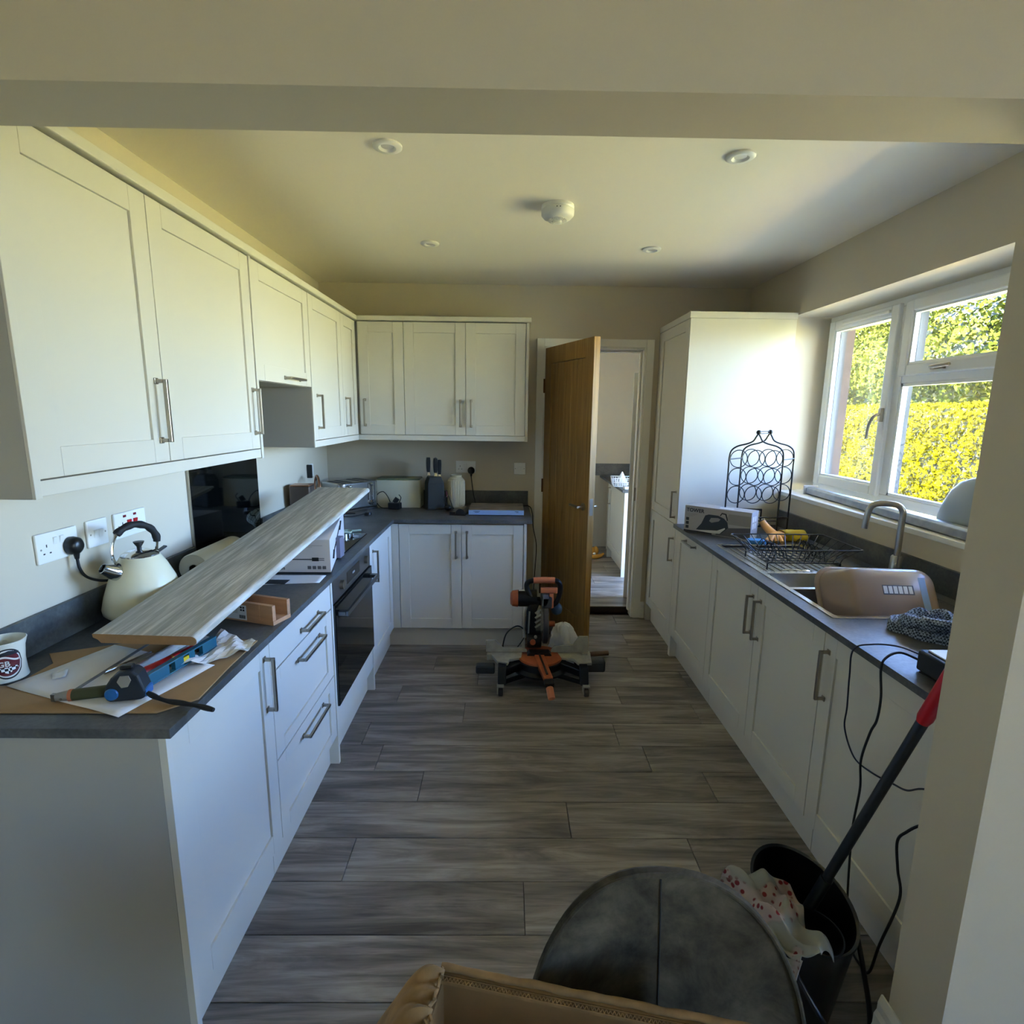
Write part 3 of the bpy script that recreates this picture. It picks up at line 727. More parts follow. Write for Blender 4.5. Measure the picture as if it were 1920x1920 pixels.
slab(ud, 'carcass', XU - .02, 1.464, YU + .022, -.002, ZUB, ZUT, 'carcass'); slab(ud, 'pelmet', XU, 1.464, YU, YU + .020, ZP, ZUB - .002)
slab(ud, 'end_panel', 1.4645, 1.4825, YU - .003, -.002, ZP - .002, ZUT + .002)
shaker(ud, 'y-', YU, .352, .6535, ZUB, ZUT, (.352 + .035, 1.575, 'v', .178))
shaker(ud, 'y-', YU, .6535, 1.0636, ZUB, ZUT, (1.0636 - .036, 1.575, 'v', .178)); shaker(ud, 'y-', YU, 1.0636, 1.4630, ZUB, ZUT, (1.0636 + .036, 1.575, 'v', .178))
co = thing('cornice', 'pale cornice along the tops of the wall cabinets', 'cornice', (.3, -.3, ZUT))
prismz([(.002, UN - .03), (XU + .018, UN - .03), (XU + .018, YU - .018), (1.497, YU - .018), (1.497, -.002), (.002, -.002)], ZUT + .0045, 2.197).build('cornice_board', 'paint', co, world=True, bevel=.004)

# right run ------------------------------------------------------------
T0, D1, D2, D3 = -.683, -1.301, -1.831, -2.333
tc_ = thing('tall_cabinet', 'tall white larder cabinet beside the doorway, two doors high', 'cabinet', (2.75, -.37, 0))
slab(tc_, 'end_panel', XR + .0, 3.078, T0, T0 + .018, 0, ZUT - .008); slab(tc_, 'end_panel', XR, 3.078, -.064, -.046, 0, ZUT - .008)
slab(tc_, 'carcass', XR + .022, 3.078, T0 + .019, -.065, ZB, ZUT - .01, 'carcass')
shaker(tc_, 'x-', XR - .001, T0 + .019, -.066, .885, ZUT - .008, (T0 + .056, 1.012, 'v', .175)); shaker(tc_, 'x-', XR - .001, T0 + .019, -.066, ZB, .883, (T0 + .056, .715, 'v', .16))
slab(tc_, 'plinth', XR + .04, XR + .057, T0 + .019, -.066, 0, ZB - .002)
slab(tc_, 'cornice', XR - .006, 3.079, T0 - .006, -.040, ZUT - .007, 2.193)
slab(tc_, 'filler_panel', XR + .004, XR + .022, -.045, -.001, 0, ZUT - .008)
G3 = 'base units of the right run'
def rbase(lb, y0, y1, doors, ends=()):
    c = thing('base_cabinet', lb, 'cabinet', (2.75, (y0 + y1) / 2, 0), group=G3)
    slab(c, 'carcass', XR + .022, 3.07, y0 + .001, y1 - .001, ZB, ZT - .16, 'carcass')
    slab(c, 'top_rail', XR + .022, XR + .045, y0 + .001, y1 - .001, ZT - .159, ZT + .010, 'carcass')
    for a, b_, h in doors: shaker(c, 'x-', XR, a, b_, ZB, ZT, h)
    slab(c, 'plinth', XR + .042, XR + .059, y0 + .001, y1 - .001, 0, ZB - .002)
    for y in ends: slab(c, 'end_panel', XR + .0, 3.07, y, y + .018, 0, ZT + .01)
    return c
rbase('integrated appliance front beside the tall cabinet, short horizontal handle', D1, T0 - .019, [(D1, T0 - .019, (-.965, .832, 'h', .175))], ends=(T0 - .018,))
rbase('double-door base cabinet under the sink', D3, D1 - .001, [(D2, D1 - .001, (D2 + .036, .715, 'v')), (D3, D2, (D2 - .036, .715, 'v'))])
rbase('base cabinet in the right run behind the mop, cables hang across it', -2.955, D3 - .001, [(-2.955, D3 - .001, (D3 - .032, .715, 'v'))])
slab(thing('filler_panel', 'narrow white filler strip between the last right cabinet and the wall', 'panel', (2.45, -2.98, 0)), 'panel', XR + .003, XR + .02, Y2 + .002, -2.957, ZB, ZT + .01)

XRF = XR - .024; SKX = (2.482, 2.930); SKY = (-2.30, -1.235)
wr = thing('worktop', 'dark slate-effect worktop along the window wall with the sink', 'worktop', (2.75, -1.9, TB))
b = MB().box(XRF, SKX[0], Y2 + .001, T0 - .001, TB, WT).box(SKX[1], W - .002, Y2 + .001, T0 - .001, TB, WT)
b.box(SKX[0], SKX[1], Y2 + .001, SKY[0], TB, WT).box(SKX[0], SKX[1], SKY[1], T0 - .001, TB, WT)
b.build('worktop_slab', 'stone', wr, world=True)
up = thing('upstand', 'dark slate-effect upstand under the kitchen window', 'upstand', (W - .01, -1.8, WT))
MB().box(W - .018, W - .001, Y2 + .001, T0 - .019, WT, 1.003).build('upstand_strip', 'stone', up, world=True, bevel=.001)

# utility room units ---------------------------------------------------
c = thing('utility_cabinet', 'white base cabinet in the utility room through the doorway', 'cabinet', (2.75, 1.3, .045))
slab(c, 'end_panel', 2.44, 3.07, .88, .90, .045, .87); slab(c, 'carcass', 2.462, 3.07, .901, 1.62, .17, .868, 'carcass')
shaker(c, 'x-', 2.44, .902, 1.62, .18, .868, (1.56, .74, 'v')); slab(c, 'end_panel', 2.44, 3.07, 1.621, 1.64, .045, .87)
slab(c, 'plinth', 2.49, 2.505, .901, 1.62, .045, .168)
c = thing('worktop', 'dark worktop in the utility room carrying a white basket', 'worktop', (2.75, 1.5, .872))
slab(c, 'worktop_slab', 2.415, 3.079, .865, 2.098, .872, .895, 'stone'); slab(c, 'upstand', 2.2, 3.079, 2.082, 2.098, .895, 1.03, 'stone')
c = thing('utility_cabinet', 'narrow white panel unit at the far end of the utility room', 'cabinet', (2.75, 1.9, .045))
slab(c, 'end_panel', 2.50, 3.07, 1.98, 2.0, .045, .87)
# glazed utility door frame and its leaf, open against the room
uw = struct('window_3', MB().box(3.30, 3.36, .12, .17, .045, 2.1).box(3.30, 3.36, .81, .86, .045, 2.1).box(3.30, 3.36, .17, .81, 2.05, 2.1), 'upvc')
bd_ = thing('door_2', 'white back door leaf standing open inside the utility room', 'door', (3.05, .17, .045), rad(165)); bd_['kind'] = 'thing'
MB().box(0, .72, 0, .045, .01, 1.86).build('door_leaf', 'upvc', bd_, bevel=.003)
MB().box(.66, .675, -.012, 0, .80, 1.06).build('handle', 'dark_grip', bd_, bevel=.002)

# ================================================================ ceiling things
dl = thing('downlight', 'round recessed ceiling downlight, front left of the four', 'downlight', (.923, -2.02, ZC), group='recessed ceiling downlights')
MB().lathe([(.050, 0), (.050, -.006), (.044, -.010), (.030, -.010), (.022, -.003), (.022, 0)], n=40).build('bezel', 'plastic_w', dl, smooth=True)
MB().lathe([(.0215, 0), (.0215, -.004), (.001, -.0045)], n=24).build('lens', 'lens', dl, smooth=True)
copy_tree(dl, (2.15, -1.99, ZC), label='round recessed ceiling downlight nearest the window wall and the opening')
copy_tree(dl, (.917, -.938, ZC), label='round recessed ceiling downlight above the left corner cabinets, towards the back wall')
copy_tree(dl, (2.127, -.895, ZC), label='round recessed ceiling downlight in front of the tall white cabinet')
sa = thing('smoke_alarm', 'round white smoke alarm in the middle of the ceiling', 'smoke alarm', (1.555, -1.50, ZC))
MB().lathe([(.001, 0), (.070, 0), (.072, -.012), (.068, -.018), (.072, -.021), (.071, -.040), (.060, -.052), (.040, -.058), (.001, -.058)], n=48).build('alarm_body', 'plastic_w', sa, smooth=True)
b = MB()
for k in range(26):
    a = 2 * pi * k / 26; b.box(-.0012, .0012, -.0012, .0012, -.006, 0) if 0 else b.bar((.040 * cos(a), .040 * sin(a), -.060), (.028 * cos(a), .028 * sin(a), -.066), .003, .006)
b.build('vent_ribs', 'plastic_w', sa, kind='stuff')
MB().lathe([(.001, -.058), (.020, -.058), (.018, -.072), (.001, -.074)], n=28).build('test_button', 'plastic_w', sa, smooth=True)
for a in (-1.7, -1.5): MB().ball((.071 * cos(a), .071 * sin(a), -.026), .0025, 6).build('indicator', 'ink', sa)

# ================================================================ sockets and switches
def plate(name, label, pos, rot, wd, hgt, cat='socket', th_=.009):
    t = thing(name, label, cat, pos, rot)             # local: x along wall, -y out, z up
    MB().box(-wd / 2, wd / 2, -th_, 0, -hgt / 2, hgt / 2).build('faceplate', 'plastic_w', t, bevel=.0035, seg=3)
    return t
def sock_holes(t, x, z=-.008, th_=.009, c='ink'):
    for dx, dz, a, h in ((0, .014, .0035, .0085), (-.011, -.008, .0065, .004), (.011, -.008, .0065, .004)):
        MB().box(x + dx - a / 2, x + dx + a / 2, -th_ - .0003, -th_ + .001, z + dz - h / 2, z + dz + h / 2).build('pin_slot', c, t)
def rocker(t, x, z, w_=.011, h=.018, m_='plastic_w', th_=.009, name='rocker'):
    MB().add([(x - w_, -th_ - .0005, z - h), (x + w_, -th_ - .0005, z - h), (x + w_, -th_ - .0005, z + h), (x - w_, -th_ - .0005, z + h), (x - w_ + .001, -th_ - .001, z - h + .001), (x + w_ - .001, -th_ - .001, z - h + .001), (x + w_ - .001, -th_ - .005, z + h - .001), (x - w_ + .001, -th_ - .005, z + h - .001)],
             [(0, 1, 5, 4), (1, 2, 6, 5), (2, 3, 7, 6), (3, 0, 4, 7), (4, 5, 6, 7)]).build(name, m_, t)
def screw(t, x, z, th_=.009): MB().cyl((x, -th_ - .0006, z), (x, -th_, z), .003, 12).build('screw', 'label_g', t)
RL = rad(90)                                          # plates on the left wall: local x -> +Y, out -> +X
t = plate('wall_socket', 'white double socket with the kettle plug in it', (0, -2.487, 1.18), RL, .150, .088)
sock_holes(t, -.042); rocker(t, -.012, .016, .007, .011); rocker(t, .012, .016, .007, .011); screw(t, -.062, -.002)
t = plate('fused_switch', 'square white fused switch between the two kettle-side sockets', (0, -2.328, 1.182), RL, .088, .088, 'switch')
rocker(t, -.010, -.002, .009, .013); rocker(t, .010, -.002, .009, .013); screw(t, -.032, -.002); screw(t, .032, -.002)
t = plate('cooker_socket', 'white socket plate with red switches and neon lamps', (0, -2.170, 1.182), RL, .160, .088)
sock_holes(t, -.042); screw(t, -.062, -.002)
for x in (-.010, .022): rocker(t, x, .006, .010, .009, 'red_pl', name='red_rocker')
for x in (-.030, .022): MB().box(x - .007, x + .007, -.0105, -.009, .026, .034).build('neon', 'neon', t)
t = plate('wall_socket', 'white socket on the left wall behind the steel-handled kettle', (0, -.37, 1.18), RL, .10, .088)
slab_ = MB().box(-.060, -.045, -.035, 0, -.045, .045).build('adaptor', 'black_pl', t, bevel=.004)
t = plate('wall_socket', 'white double socket on the back wall with a black plug', (1.037, 0, 1.181), 0, .150, .088)
sock_holes(t, -.042); rocker(t, -.010, .016, .007, .011); rocker(t, .012, .016, .007, .011)
t = plate('light_switch', 'square white two-rocker light switch on the back wall', (1.442, 0, 1.172), 0, .088, .088, 'switch')
rocker(t, -.011, 0, .010, .014); rocker(t, .011, 0, .010, .014); screw(t, -.033, 0); screw(t, .033, 0)
def uk_plug(label, pos, rot, cable, cat='plug', thick=.0032):
    t = thing('plug', label, cat, pos, rot)
    b = MB(); R_ = [(.001, 0), (.026, 0), (.027, .008), (.024, .024), (.015, .032), (.001, .033)]
    Rm = Matrix.Rotation(rad(90), 3, 'X')
    b.lathe(R_, (0, 0, 0), 24, 1., 1.05, Rm); b.cyl((0, -.016, -.018), (0, -.016, -.042), .010, 12, .006)
    b.build('plug_body', 'black_pl', t, smooth=True)
    MB().tube(spline(cable, 8), thick, 8).build('cord', 'rubber', t, world=True, smooth=True)
    return t
uk_plug('black kettle plug with a thick cord on the left wall', (.010, -2.447, 1.168), RL,
        [(.026, -2.447, 1.128), (.028, -2.445, 1.095), (.030, -2.425, 1.062), (.034, -2.38, 1.036), (.045, -2.33, 1.022), (.055, -2.30, 1.018), (.06, -2.27, .96), (.07, -2.25, .905)], thick=.0042)
uk_plug('black plug in the back wall socket, cord running down behind the flat picture box', (1.078, -.010, 1.155), 0,
        [(1.078, -.026, 1.115), (1.083, -.028, 1.07), (1.092, -.03, 1.0), (1.105, -.035, .94), (1.13, -.05, .905), (1.3, -.08, .902), (1.45, -.10, .903), (1.515, -.13, .905), (1.535, -.17, .86), (1.538, -.25, .78), (1.560, -.32, .66), (1.553, -.36, .52), (1.543, -.40, .38), (1.540, -.46, .25), (1.50, -.56, .12), (1.42, -.66, .03), (1.33, -.72, .010), (1.36, -.82, .008), (1.45, -.90, .06), (1.50, -.95, .12)])

# ================================================================ left worktop
# kettle
KX, KY = .138, -2.33
kt = thing('kettle', 'cream pyramid kettle with black-gripped chrome handle', 'kettle', (KX, KY, WT), rad(-112))   # local +x = spout
MB().lathe([(.001, 0), (.088, 0), (.090, .012), (.086, .020), (.001, .020)], n=40).build('base', 'black_pl', kt, smooth=True)
MB().lathe([(.001, .021), (.108, .021), (.117, .030), (.119, .045), (.110, .085), (.094, .135), (.074, .180), (.058, .207), (.054, .212), (.001, .212)], n=56).build('body', 'cream', kt, smooth=True)
MB().lathe([(.0545, .210), (.0545, .216), (.046, .222), (.028, .229), (.001, .232)], n=48).build('lid', 'chrome', kt, smooth=True)
MB().lathe([(.007, .230), (.007, .240), (.015, .253), (.016, .257), (.001, .259)], n=24).build('lid_knob', 'black_pl', kt, smooth=True)
sp = MB(); Rs = Matrix.Rotation(rad(58), 3, 'Y')
prof = [(.028, -.030), (.028, .0), (.026, .012), (.019, .040), (.017, .046), (.014, .046), (.014, .02), (.001, .018)]
sp.lathe(prof, (.080, 0, .172), 28, .9, .8, Rs); sp.build('spout', 'chrome', kt, smooth=True)
arc = [(.074, 0, .195), (.086, 0, .225), (.080, 0, .270), (.055, 0, .302), (.010, 0, .315), (-.035, 0, .300), (-.060, 0, .265), (-.058, 0, .225), (-.052, 0, .205)]
P = spline(arc, 6)
hs_ = MB().tube(P, .0048, 8).build('handle', 'chrome', kt, smooth=True)
MB().tube(P[16:40], lambda t: .0115 + .0012 * sin(t * 30), 12).build('grip', 'rubber', hs_, smooth=True)
MB().ball((.074, 0, .192), .010, 8).build('pivot', 'black_pl', hs_, smooth=True)
MB().bar((-.050, 0, .205), (-.090, 0, .222), .016, .006).build('lid_lever', 'black_pl', kt, bevel=.002)
# mug
mg = thing('mug', 'white mug with a chequered GB flag badge', 'mug', (.067, -2.765, WT), rad(-52))
MB().lathe([(.001, 0), (.036, 0), (.040, .004), (.038, .02), (.037, .05), (.040, .085), (.045, .104), (.043, .105), (.037, .085), (.034, .05), (.034, .010), (.001, .008)], n=48, sx=1.06, sy=1.06).build('mug_body', 'mugwhite', mg, smooth=True)
MB().tube(spline([(-.038, .0, .085), (-.066, .0, .080), (-.070, 0, .050), (-.060, 0, .025), (-.038, 0, .020)], 6), .0055, 8).build('handle', 'mugwhite', mg, smooth=True)
def patch(name, mt, a0, a1, shape, off):
    n = 16; vs = []; fs = []
    def rad_at(z): return np.interp(z, [0, .004, .02, .05, .085, .104], [.036, .040, .038, .037, .040, .045]) * 1.06 + off
    b = MB()
    for i in range(n + 1):
        u = i / n; a = a0 + (a1 - a0) * u; lo, hi = shape(u)
        for j in range(9): z = lo + (hi - lo) * j / 8; r = rad_at(z); vs.append((r * cos(a), r * sin(a), z))
    for i in range(n):
        for j in range(8): k = i * 9 + j; fs.append((k, k + 9, k + 10, k + 1))
    return b.add(vs, fs).build(name, mt, mg)
oval = lambda cz, h: (lambda u: (cz - h * math.sqrt(max(0, 1 - (2 * u - 1) ** 2)), cz + h * math.sqrt(max(0, 1 - (2 * u - 1) ** 2))))
patch('badge_rim', 'ink', -.62, .95, oval(.052, .040), .0004)
patch('badge_ring', 'label_w', -.56, .88, oval(.052, .036), .0007)
patch('badge_field', 'maroon', -.50, .82, oval(.052, .032), .0010)
patch('badge_sky', 'navy', -.20, .75, lambda u: (.074, .086 - .006 * abs(2 * u - 1)), .0013)
patch('badge_stripe', 'label_w', -.35, .75, lambda u: (.062 + .006 * sin(u * 5), .067 + .006 * sin(u * 5)), .0013)
patch('badge_checks', 'flag', -.35, .66, lambda u: (.026 + .012 * abs(2 * u - 1), .043), .0014)
text('GB', .019, axes((.0415, -.013, .046), (0, 1, 0), (0, 0, 1)), 'label_w', mg)

# cardboard sheet, papers and tools near the front edge
cs = thing('cardboard_sheet', 'flat brown cardboard sheet under the papers and tape measure', 'cardboard', (.3, -2.75, WT))
poly = [(.03, -2.935), (.548, -2.930), (.610, -2.868), (.600, -2.700), (.598, -2.530), (.35, -2.50), (.06, -2.63), (.12, -2.69), (.12, -2.81), (.03, -2.82)]
prismz(poly, WT + .0005, WT + .0045).build('cardboard', 'card3', cs, world=True, bevel=.001)
def sheet(name, label, corners, z, mt='paper', wav=.004, cat='paper', n=12, seed=0):
    t = thing(name, label, cat, (corners[0][0], corners[0][1], z))
    A, B, C_, D_ = [Vector((*c_, 0)) for c_ in corners]; rn = random.Random(seed); ph = [rn.random() * 6 for _ in range(4)]
    def fn(u, v):
        p = A * (1 - u) * (1 - v) + B * u * (1 - v) + C_ * u * v + D_ * (1 - u) * v
        return (p.x, p.y, z + .0012 + wav * (.5 + .5 * sin(u * 7 + ph[0]) * sin(v * 6 + ph[1]) + .3 * sin(u * 15 + v * 9 + ph[2])) * (1 if wav > .003 else 1))
    MB().grid(fn, n, n).build('sheet', mt, t, world=True, solid=.0005, smooth=wav < .006)
    return t
ps = sheet('paper_sheet', 'white paper sheet lying diagonally over the cardboard, under the tape measure', [(.112, -2.82), (.480, -2.954), (.560, -2.70), (.204, -2.575)], WT + .0045, wav=.0015)
sheet('paper_sheet', 'small torn scrap of white paper on the big sheet', [(.175, -2.758), (.200, -2.790), (.225, -2.780), (.198, -2.735)], WT + .008, wav=.004, n=4, seed=3)
sheet('paper_sheet', 'crumpled printed paper between the blue level and the worktop edge', [(.478, -2.737), (.600, -2.640), (.611, -2.568), (.470, -2.49)], WT + .006, wav=.016, n=9, seed=5)
sheet('paper_sheet', 'second crumpled paper leaf behind the tools under the board', [(.39, -2.66), (.50, -2.70), (.53, -2.55), (.40, -2.50)], WT + .006, wav=.008, n=7, seed=9)
def stick(name, label, cat, parts, z0=WT):
    t = thing(name, label, cat, tuple(parts[0][2]))
    for nm, mt, p, q, r, r2 in parts: MB().tube([p, q], r, 12, r2=r2).build(nm, mt, t, world=True, smooth=True)
    return t
stick('pencil_rod', 'long thin dark steel rod across the white paper', 'rod', [('rod', 'dsteel', (.305, -2.895, .912), (.318, -2.565, .917), .0035, .0035)])
stick('screwdriver_bit', 'short shiny steel nut driver shaft lying on the paper', 'tool', [('shaft', 'chrome', (.318, -2.735, .911), (.352, -2.640, .912), .0042, .0036), ('socket_end', 'steel', (.309, -2.760, .911), (.318, -2.735, .911), .0055, .0055)])
bl = stick('cutter_handle', 'olive handle with an orange ring and grey tip, beside the tape measure', 'tool', [('grip', 'olive', (.322, -2.880, .915), (.435, -2.845, .915), .0135, .0145), ('ring', 'orange_l', (.316, -2.8815, .915), (.323, -2.8795, .915), .0140, .0140), ('tip', 'label_g', (.290, -2.888, .914), (.316, -2.881, .915), .009, .0125)])
MB().box(.281, .291, -2.893, -2.884, .905, .922).build('blade_stub', 'dsteel', bl, world=True)
stick('screwdriver', 'red-handled screwdriver with a brass collar under the window board', 'screwdriver', [('handle', 'red_pl', (.412, -2.775, .916), (.436, -2.690, .917), .0125, .0085), ('collar', 'brass2', (.436, -2.690, .917), (.4375, -2.684, .917), .0088, .0088), ('shank', 'red_pl', (.4375, -2.684, .917), (.455, -2.60, .917), .0085, .0050)])
# silver ruler / angle strips
t = thing('steel_rule', 'long bright metal rule running under the window board', 'ruler', (.395, -2.75, WT))
MB().bar((.385, -2.775, .912), (.432, -2.52, .914), .022, .003).bar((.374, -2.775, .919), (.421, -2.52, .921), .003, .016).build('strip', 'steel', t, world=True)
t = thing('sliding_bevel', 'dark flat tool beside the red screwdriver, half under the board', 'tool', (.44, -2.74, WT))
MB().bar((.432, -2.79, .912), (.475, -2.61, .914), .020, .006).build('blade', 'grey_d', t, world=True, bevel=.001)
# spirit level
lv = thing('spirit_level', 'short teal spirit level lying on the cardboard sheet', 'spirit level', (.49, -2.72, WT))
p, q = Vector((.462, -2.838, .925)), Vector((.507, -2.597, .927)); d = (q - p)
for z in (-.014, .014): MB().bar(p + Vector((0, 0, z)), q + Vector((0, 0, z)), .016, .004).build('rail', 'teal', lv, world=True, bevel=.001)
for a, b_ in ((0, .30), (.38, .50), (.58, .66), (.78, 1)): MB().bar(p + d * a, p + d * b_, .012, .026).build('web', 'teal', lv, world=True)
MB().bar(p + d * .50, p + d * .58, .010, .012).build('vial', 'glove_y', lv, world=True)
# tape measure, standing on its edge, strap out to the right
tm = thing('tape_measure', 'black and blue tape measure with a wrist strap', 'tape measure', (.448, -2.868, WT + .008), rad(12))
pf = [(-.042, .004), (-.034, -.0), (.030, -.0), (.040, .004), (.042, .020), (.036, .042), (.030, .062), (.018, .074), (.004, .074), (-.010, .070), (-.028, .058), (-.040, .040), (-.045, .020)]
MB().prism(pf, lambda a, b, t: (a, t, b), -.022, .022).build('case', 'navy', tm, bevel=.006, seg=3)
MB().prism([(-.014, .050), (-.006, .064), (.012, .064), (.016, .052), (.008, .036), (-.006, .034)], lambda a, b, t: (a, t, b), -.0232, -.0215).build('label', 'label_g', tm, bevel=.001)
MB().box(.028, .045, -.018, .018, .004, .026).build('mouth', 'blue', tm, bevel=.004)
MB().lathe([(.001, 0), (.015, 0), (.013, .004), (.001, .005)], (-.028, -.0215, .020), 24, 1, 1, Matrix.Rotation(rad(90), 3, 'X')).build('side_disc', 'blue', tm, smooth=True)
MB().box(-.012, .016, -.009, .009, .072, .082).build('thumb_lock', 'black_pl', tm, bevel=.003)
MB().tube(spline([(.486, -2.868, .918), (.515, -2.882, .914), (.55, -2.893, .909), (.60, -2.905, .909), (.64, -2.915, .908), (.676, -2.925, .905)], 6), lambda t: .0045 + .002 * sin(t * 9) ** 2, 8).build('strap', 'rubber', tm, world=True, smooth=True)

# window board lying across carton and mitre box
A = Vector((.233, -2.688, .985)); Bv = Vector((.516, -2.688, .985)); Cv = Vector((.583, -1.075, 1.165))
wb = thing('window_board', 'long pale grey window board with a rounded white nose, propped across the worktop', 'board', tuple(A))
u_ = (Cv - Bv).normalized(); x_ = (Bv - A).normalized(); n_ = x_.cross(u_).normalized(); x_ = u_.cross(n_).normalized()
Lb = (Cv - Bv).length; wd = .283; t_ = .026
mtx = Matrix((x_, u_, n_)).transposed().to_4x4(); mtx.translation = A
wb.matrix_world = mtx; WM[wb.name] = mtx
nose = [(0, 0), (wd - .014, 0)] + [(wd - .014 + .014 * sin(a), -.013 + .013 * cos(a)) for a in [pi * k / 10 for k in range(1, 10)]] + [(wd - .014, -t_), (.020, -t_), (.012, -t_ + .010), (0, -.010)]
MB().prism([(a, b_) for a, b_ in nose], lambda a, b, t: (a, t, b), .0015, Lb).build('board_body', 'board', wb)
npf = [(wd - .014, .0006)] + [(wd - .014 + .0148 * sin(a), -.013 + .0136 * cos(a)) for a in [pi * k / 12 for k in range(1, 12)]] + [(wd - .014, -t_ - .0004), (wd - .016, -t_ + .003), (wd - .006, -.013), (wd - .016, -.003)]
MB().prism(npf, lambda a, b, t: (a, t, b), .001, Lb + .0005).build('nosing', 'nosing', wb, label='chipped white rounded nosing')
MB().prism([(a, b_) for a, b_ in nose], lambda a, b, t: (a, t, b), 0, .0015).build('cut_end', 'mdf', wb, label='bare brown cut end')

# paper towel roll behind the board
pr = thing('kitchen_roll', 'fat cream roll of paper lying by the black splashback', 'roll', (.10, -1.95, WT))
Rr = Matrix.Rotation(rad(-96), 3, 'X')
MB().lathe([(.018, 0), (.058, .0), (.060, .004), (.060, .32), (.058, .325), (.018, .325), (.018, 0)], (.105, -1.985, WT + .062), 40, 1, 1, Matrix.Rotation(rad(-90), 3, 'X')).build('paper_roll', 'creampaper', pr, world=True, smooth=True)
MB().grid(lambda u, v: (.03 + .15 * u + .02 * v, -2.0 + .30 * v, WT + .002 + .004 * sin(u * 5)), 6, 6).build('loose_end', 'creampaper', pr, world=True, solid=.001)
# mitre box
mb_ = thing('mitre_box', 'wooden mitre box with a paper label, under the window board', 'mitre box', (.595, -2.41, WT), rad(162))
LM, WM_, HM = .30, .082, .066
MB().box(0, LM, -WM_, 0, 0, .014).build('base_board', 'wood_l', mb_, bevel=.0008)
for y in (-.014, -WM_):
    sb = MB(); cuts = [.052, .150, .235, LM]
    x = 0
    for c_ in cuts:
        sb = MB().box(x + .0007, c_ - .0007, y, y + .014, .0145, HM); sb.build('side_board', 'wood_l', mb_, bevel=.0006); x = c_
lbm = MB().box(.105, .29, .0001, .0008, .006, .056).build('paper_label', 'label_w', mb_)
for k in range(4):
    MB().box(.112 + (k % 2) * .010, .119 + (k % 2) * .010, .0008, .0012, .036 + (k // 2) * .009, .042 + (k // 2) * .009).build('printed_icon', 'ink', lbm)
for k in range(9): MB().box(.110 + k * .0028, .1115 + k * .0028, .0008, .0012, .010, .022).build('barcode_bar', 'ink', lbm)
for k in range(5): MB().box(.140, .168, .0008, .0012, .048 - k * .005, .0495 - k * .005).build('text_line', 'label_g', lbm)
MB().box(.178, .181, .0008, .0012, .018, .050).box(.181, .192, .0008, .0012, .036, .039).build('saw_drawing', 'ink', lbm)
# carton
ct = thing('carton', 'white product carton holding up the window board beside the oven', 'box', (.597, -1.832, WT + .0065), 0)
CXa, CYa, CH = .55, .66, .143
def cart(a, b, t): return (a, b, t)
Bt = [(-.28, -.006), (0, 0), (-.138, CYa), (-.38, CYa)]
MB().prism(Bt, cart, 0, CH).build('carton_body', 'cartw', ct, bevel=.0015)
ctl = MB()
fz = lambda x, z: Vector((x, -.0012 + x * .0208 - .0003, z))
def fdec(nm, mt, x0, x1, z0, z1):
    MB().add([fz(x0, z0), fz(x1, z0), fz(x1, z1), fz(x0, z1)], [(0, 1, 2, 3)]).build(nm, mt, ct, solid=.0004)
fdec('printed_line', 'ink', -.275, -.075, .055, .0585); fdec('printed_motor', 'ink', -.078, -.050, .049, .065); fdec('printed_nozzle', 'ink', -.050, -.026, .060, .0625); fdec('printed_nozzle', 'ink', -.050, -.026, .052, .0545)
for k in range(4): fdec('care_icon', 'label_d', -.098 + k * .021, -.083 + k * .021, .014, .028)
fdec('title_line', 'label_g', -.115, -.032, .116, .1175); fdec('title_line', 'label_g', -.115, -.075, .110, .1112)
text('dyson', .022, axes((-.245, -.0078, .012), (1, .0208, 0), (0, 0, 1)), 'ink', ct)
dirs = Vector((-.138, CYa, 0)).normalized()
def sdec(nm, mt, a0, z0, a1, z1, wd_):
    p = Vector((0.0022, 0, 0)) + dirs * a0 + Vector((0, 0, z0)); q = Vector((0.0022, 0, 0)) + dirs * a1 + Vector((0, 0, z1))
    MB().bar(p, q, .001, wd_, (1, 0, 0)).build(nm, mt, ct)
sdec('printed_stick', 'ink', .10, .055, .42, .118, .004); sdec('printed_head', 'ink', .08, .040, .12, .070, .010); sdec('printed_head', 'ink', .40, .10, .47, .132, .010)
g2 = thing('carton', 'small grey-lilac box tucked behind the side of the white carton', 'box', (.556, -1.58, WT + .0065), 0)
MB().box(-.013, .013, -.025, .035, 0, .095).build('carton_body', 'lilac', g2, bevel=.002)
sheet('paper_sheet', 'printed leaflets under the white carton', [(.33, -2.00), (.590, -1.962), (.585, -1.86), (.33, -1.86)], WT, wav=.0008, seed=2)
t = thing('leaflet', 'black printed strip of leaflet under the white carton', 'paper', (.38, -1.96, WT)); MB().box(.36, .46, -1.985, -1.93, WT + .0022, WT + .003).build('sheet', 'ink', t, world=True)
# spoon rest
t = thing('spoon_rest', 'small pale green spoon rest on the worktop past the carton', 'spoon rest', (.43, -1.035, WT))
MB().lathe([(.001, .003), (.032, .003), (.036, .012), (.034, .012), (.030, .006), (.001, .006)], n=32).build('bowl', 'palegreen', t, smooth=True)
MB().tube([(.030, .0, .012), (.075, .010, .014), (.082, .012, .014)], .006, 10).build('handle', 'palegreen', t, smooth=True)
